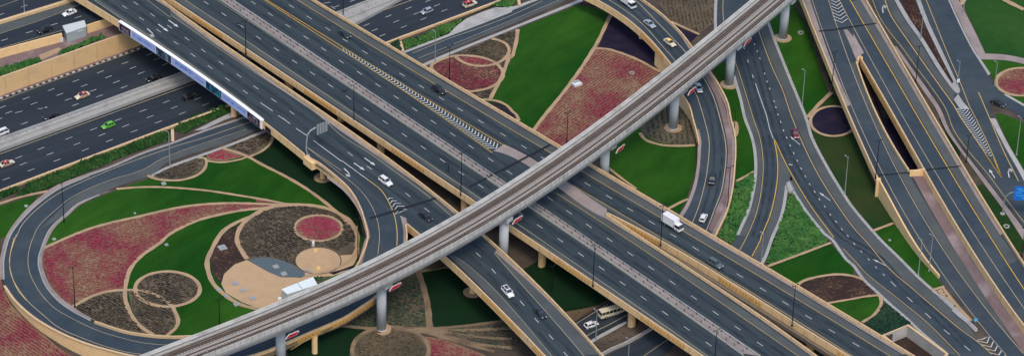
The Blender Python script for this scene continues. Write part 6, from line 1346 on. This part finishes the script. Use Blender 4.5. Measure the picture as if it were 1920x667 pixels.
M_CABW = plain('cabin_wall_paint', (.30, .35, .37), .6); M_CABR = plain('cabin_roof_paint', (.50, .54, .55), .5); M_CR2 = plain('white_cabin_roof', (.66, .74, .76), .45); M_CW2 = plain('cabin_wall_white', (.48, .54, .56), .6)
o, W = cabin([(126, 80.5), (162, 68), (158, 57), (119, 67)], 3.3, 'equipment_cabin', 'grey ribbed metal equipment cabin on the pink pavement, upper left', M_CABW, M_CABR)
a, b = W[0], W[1]; t = b-a; n_ = np.array([t[1], -t[0], 0])/np.linalg.norm(t[:2]); mb = MB(); p = a+t*.55+n_*.12; q_ = a+t*.85+n_*.12; mb.quad(p+[0, 0, 2.5], q_+[0, 0, 2.5], q_+[0, 0, 2.85], p+[0, 0, 2.85]); mb.build('name_plate', M_WMET, o)
mb = MB(); p = W[0]+np.array([-1.8, .6, 0]); mb.box(p[0]-.6, p[0]+.6, p[1]-.4, p[1]+.4, 0, 1.3); mb.build('air_conditioner', M_CABR, o)
o, W = cabin([(540, 569), (594, 552), (586, 538), (530, 560)], 3.2, 'equipment_cabin', 'white-roofed cabin on the sand beside the viaduct', M_CW2, M_CR2)
mb = MB(); a, b = W[0]*1.05, W[1]*1.05; c_, d_ = W[3]*1.05, W[2]*1.05; m1, m2 = (a+b)/2, (c_+d_)/2; mb.add([m1-[.07, 0, 0]+[0, 0, 3.43], m1+[.07, 0, 0]+[0, 0, 3.43], m2+[.07, 0, 0]+[0, 0, 3.43], m2-[.07, 0, 0]+[0, 0, 3.43]], [(0, 1, 2, 3)]); mb.build('roof_seam', TRIM, o)
mb = MB(); p = W[3]*1.15; mb.box(p[0]-.5, p[0]+.5, p[1]-1.4, p[1]-.4, 0, 1.2); mb.build('air_conditioner', M_WMET, o)
# ================= hatches and small boxes in the gardens
def hatch(x_, y_, wpx, label, mt=None, mi=None, h=0., ht=.25, grp=None, zd=.12):
    q = U(x_, y_, h, zd); wd = wpx/6.5; o = empty('service_hatch', tuple(q), .5, label=label, cat='hatch', group=grp); mb = MB(); mb.box(-wd/2, wd/2, -wd/2, wd/2, 0, ht); mb.build('frame', mt or M_CONCL, o)
    mb = MB(); mb.box(-wd*.3, wd*.3, -wd*.3, wd*.3, ht, ht+.04); mb.build('cover', mi or M_GMET, o)
c12 = lambda u_, v_: (320+u_/3.003, 445+v_/3.003); c01 = lambda u_, v_: (u_/3.003, 222+v_/3.003)
for x_, y_, w_, lab in ((*c12(291, 58), 14, 'large white-framed hatch on the dark brown bed'), (*c12(592, 165), 10, 'white-framed hatch on the blue-grey gravel, upper one'), (*c12(638, 205), 10, 'white-framed hatch on the blue-grey gravel, lower one'),
  (*c12(365, 259), 10, 'sand-coloured hatch on the sand, left one of three'), (*c12(407, 297), 10, 'sand-coloured hatch on the sand, middle one of three'), (*c12(460, 343), 10, 'pale hatch on the sand, right one of three'),
  (*c12(270, 294), 8, 'dark hatch on the garden path edge, upper'), (*c12(315, 332), 8, 'dark hatch on the garden path edge, middle'), (*c12(370, 377), 9, 'dark hatch on the garden path edge, lower'),
  (*c12(775, 188), 7, 'black and white hatch at the tip of the gravel'), (*c01(922, 368), 8, 'white-rimmed hatch on the lawn below the dark oval bed'), (*c01(147, 494), 6, 'small white box on the lawn outside the loop'), (*c01(760, 535), 4, 'tiny white box on the lawn above the crimson bed'),
  (101.5, 448.5, 6, 'pair of pale boxes at the left tip of the crimson bed'), (312, 459, 6, 'dark hatch on the inner green of the loop'), (1668, 450.5, 4, 'small white cone-like box on the lawn by the tan wall'), (1849, 535.5-10, 7, 'pale round-looking cover on the paved slope')):
    hatch(x_, y_, w_, lab)
for x_, y_ in (c12(818, 73), c12(832, 173)):
    q = U(x_, y_, 0, .15); mb = MB(); mb.cyl(q, .75, q[2], q[2]+.35, 18, r2=.6); mb.build('yellow_plinth', mat('yellow_stone', (.62, .42, .16), .8), None, label='round yellow plinth on the sand circle, '+('upper' if y_ < 480 else 'lower'), cat='plinth')
q = U(*c12(803, 48), 0, .1); st_ = empty('garden_statue', tuple(q), 0, label='small white ornament on the sand ring of the magenta bed', cat='ornament'); mb = MB(); mb.cyl((0, 0), .55, 0, .4, 10, r2=.45); mb.build('base', M_CONCL, st_); mb = MB(); mb.tube([(0, 0, .4), (0, 0, 1.2), (.1, 0, 1.8), (0, 0, 2.2)], [.35, .42, .25, .1], 8); mb.build('figure', M_WMET, st_)
q = U(*k(3, 0, '365,478')[0], 0, .1); o = empty('sign_board', tuple(q), .6, label='white boxy fixture at the edge of the crimson triangular bed', cat='utility box'); mb = MB(); mb.box(-1.3, 1.3, -1, 1, 0, .7); mb.build('box', M_WMET, o); mb = MB(); mb.box(-.9, 1.2, .2, 1.1, .7, .95); mb.build('lid', M_CONCL, o); o.name = 'utility_box'
def ringm(x_, y_, r_, label, h=0., dz=.15):
    q = U(x_, y_, h, dz); mb = MB(); n = 20; L = np.array([[q[0]+r_*math.cos(i*2*math.pi/n), q[1]+r_*math.sin(i*2*math.pi/n), q[2]] for i in range(n)]); wall(mb, L, .3, -.1, .2, 0, closed=True); mb.build('manhole_ring', M_CONCL, None, label=label, cat='manhole')
ringm(*k(3, 0, '675,412')[0], .65, 'pale ring manhole in the crimson triangular bed'); ringm(*k(5, 1, '862,607')[0], .75, 'pale ring manhole on the lawn below the blue sign'); ringm(*k(5, 2, '750,271')[0], .75, 'pale ring manhole on the paved slope between the ramps', HA, .6)
ringm(*k(4, 0, '665,186')[0], .8, 'grey ring manhole on the lawn left of the tan ramp')
patch('sand_disc', ell(*k(4, 1, '295,60')[0], 7, 15), M_SANDP, 0, .1, kind='structure')
# kerb-side blue marker
q = U(1828.5, 606, 0, .1); mk_ = empty('marker_post', tuple(q), .3, label='small blue and white marker sign where the two roads join, lower right', cat='road sign'); mb = MB(); mb.tube([(0, 0, 0), (0, 0, 1.4)], .06, 6); mb.build('post', M_GMET, mk_); mb = MB(); mb.box(-.45, .45, -.04, .04, .8, 1.8); mb.build('plate', M_BLP, mk_)
q = U(1796, 158, 0, .2); mk_ = empty('marker_post', tuple(q), .3, label='pale marker sign at the tip of the wedge island', cat='road sign'); mb = MB(); mb.tube([(0, 0, 0), (0, 0, 1.4)], .06, 6); mb.build('post', M_GMET, mk_); mb = MB(); mb.box(-.45, .45, -.04, .04, .6, 1.9); mb.build('plate', M_WMET, mk_)
# ================= groups of things alike
GR = {'car': 'cars and suvs on the roads', 'suv': 'cars and suvs on the roads', 'taxi': 'taxis on the roads', 'truck': 'white box trucks', 'street lamp': 'street lamps along the roads', 'hatch': 'service hatches in the gardens', 'sign plate': 'red and white plates under the viaduct', 'flower bed': 'planted beds of the interchange gardens', 'shrubs': 'hedges and shrub strips', 'kerb': 'kerbs beside the roads', 'wall': 'low walls beside the roads', 'overpass': 'road overpasses and ramps', 'cabin': 'equipment cabins', 'manhole': 'manhole rings in the gardens', 'plinth': 'yellow plinths on the sand circle'}
for o in list(S.objects):
    if o.parent is None and o.get('category') in GR and not o.get('group'): o['group'] = GR[o['category']]
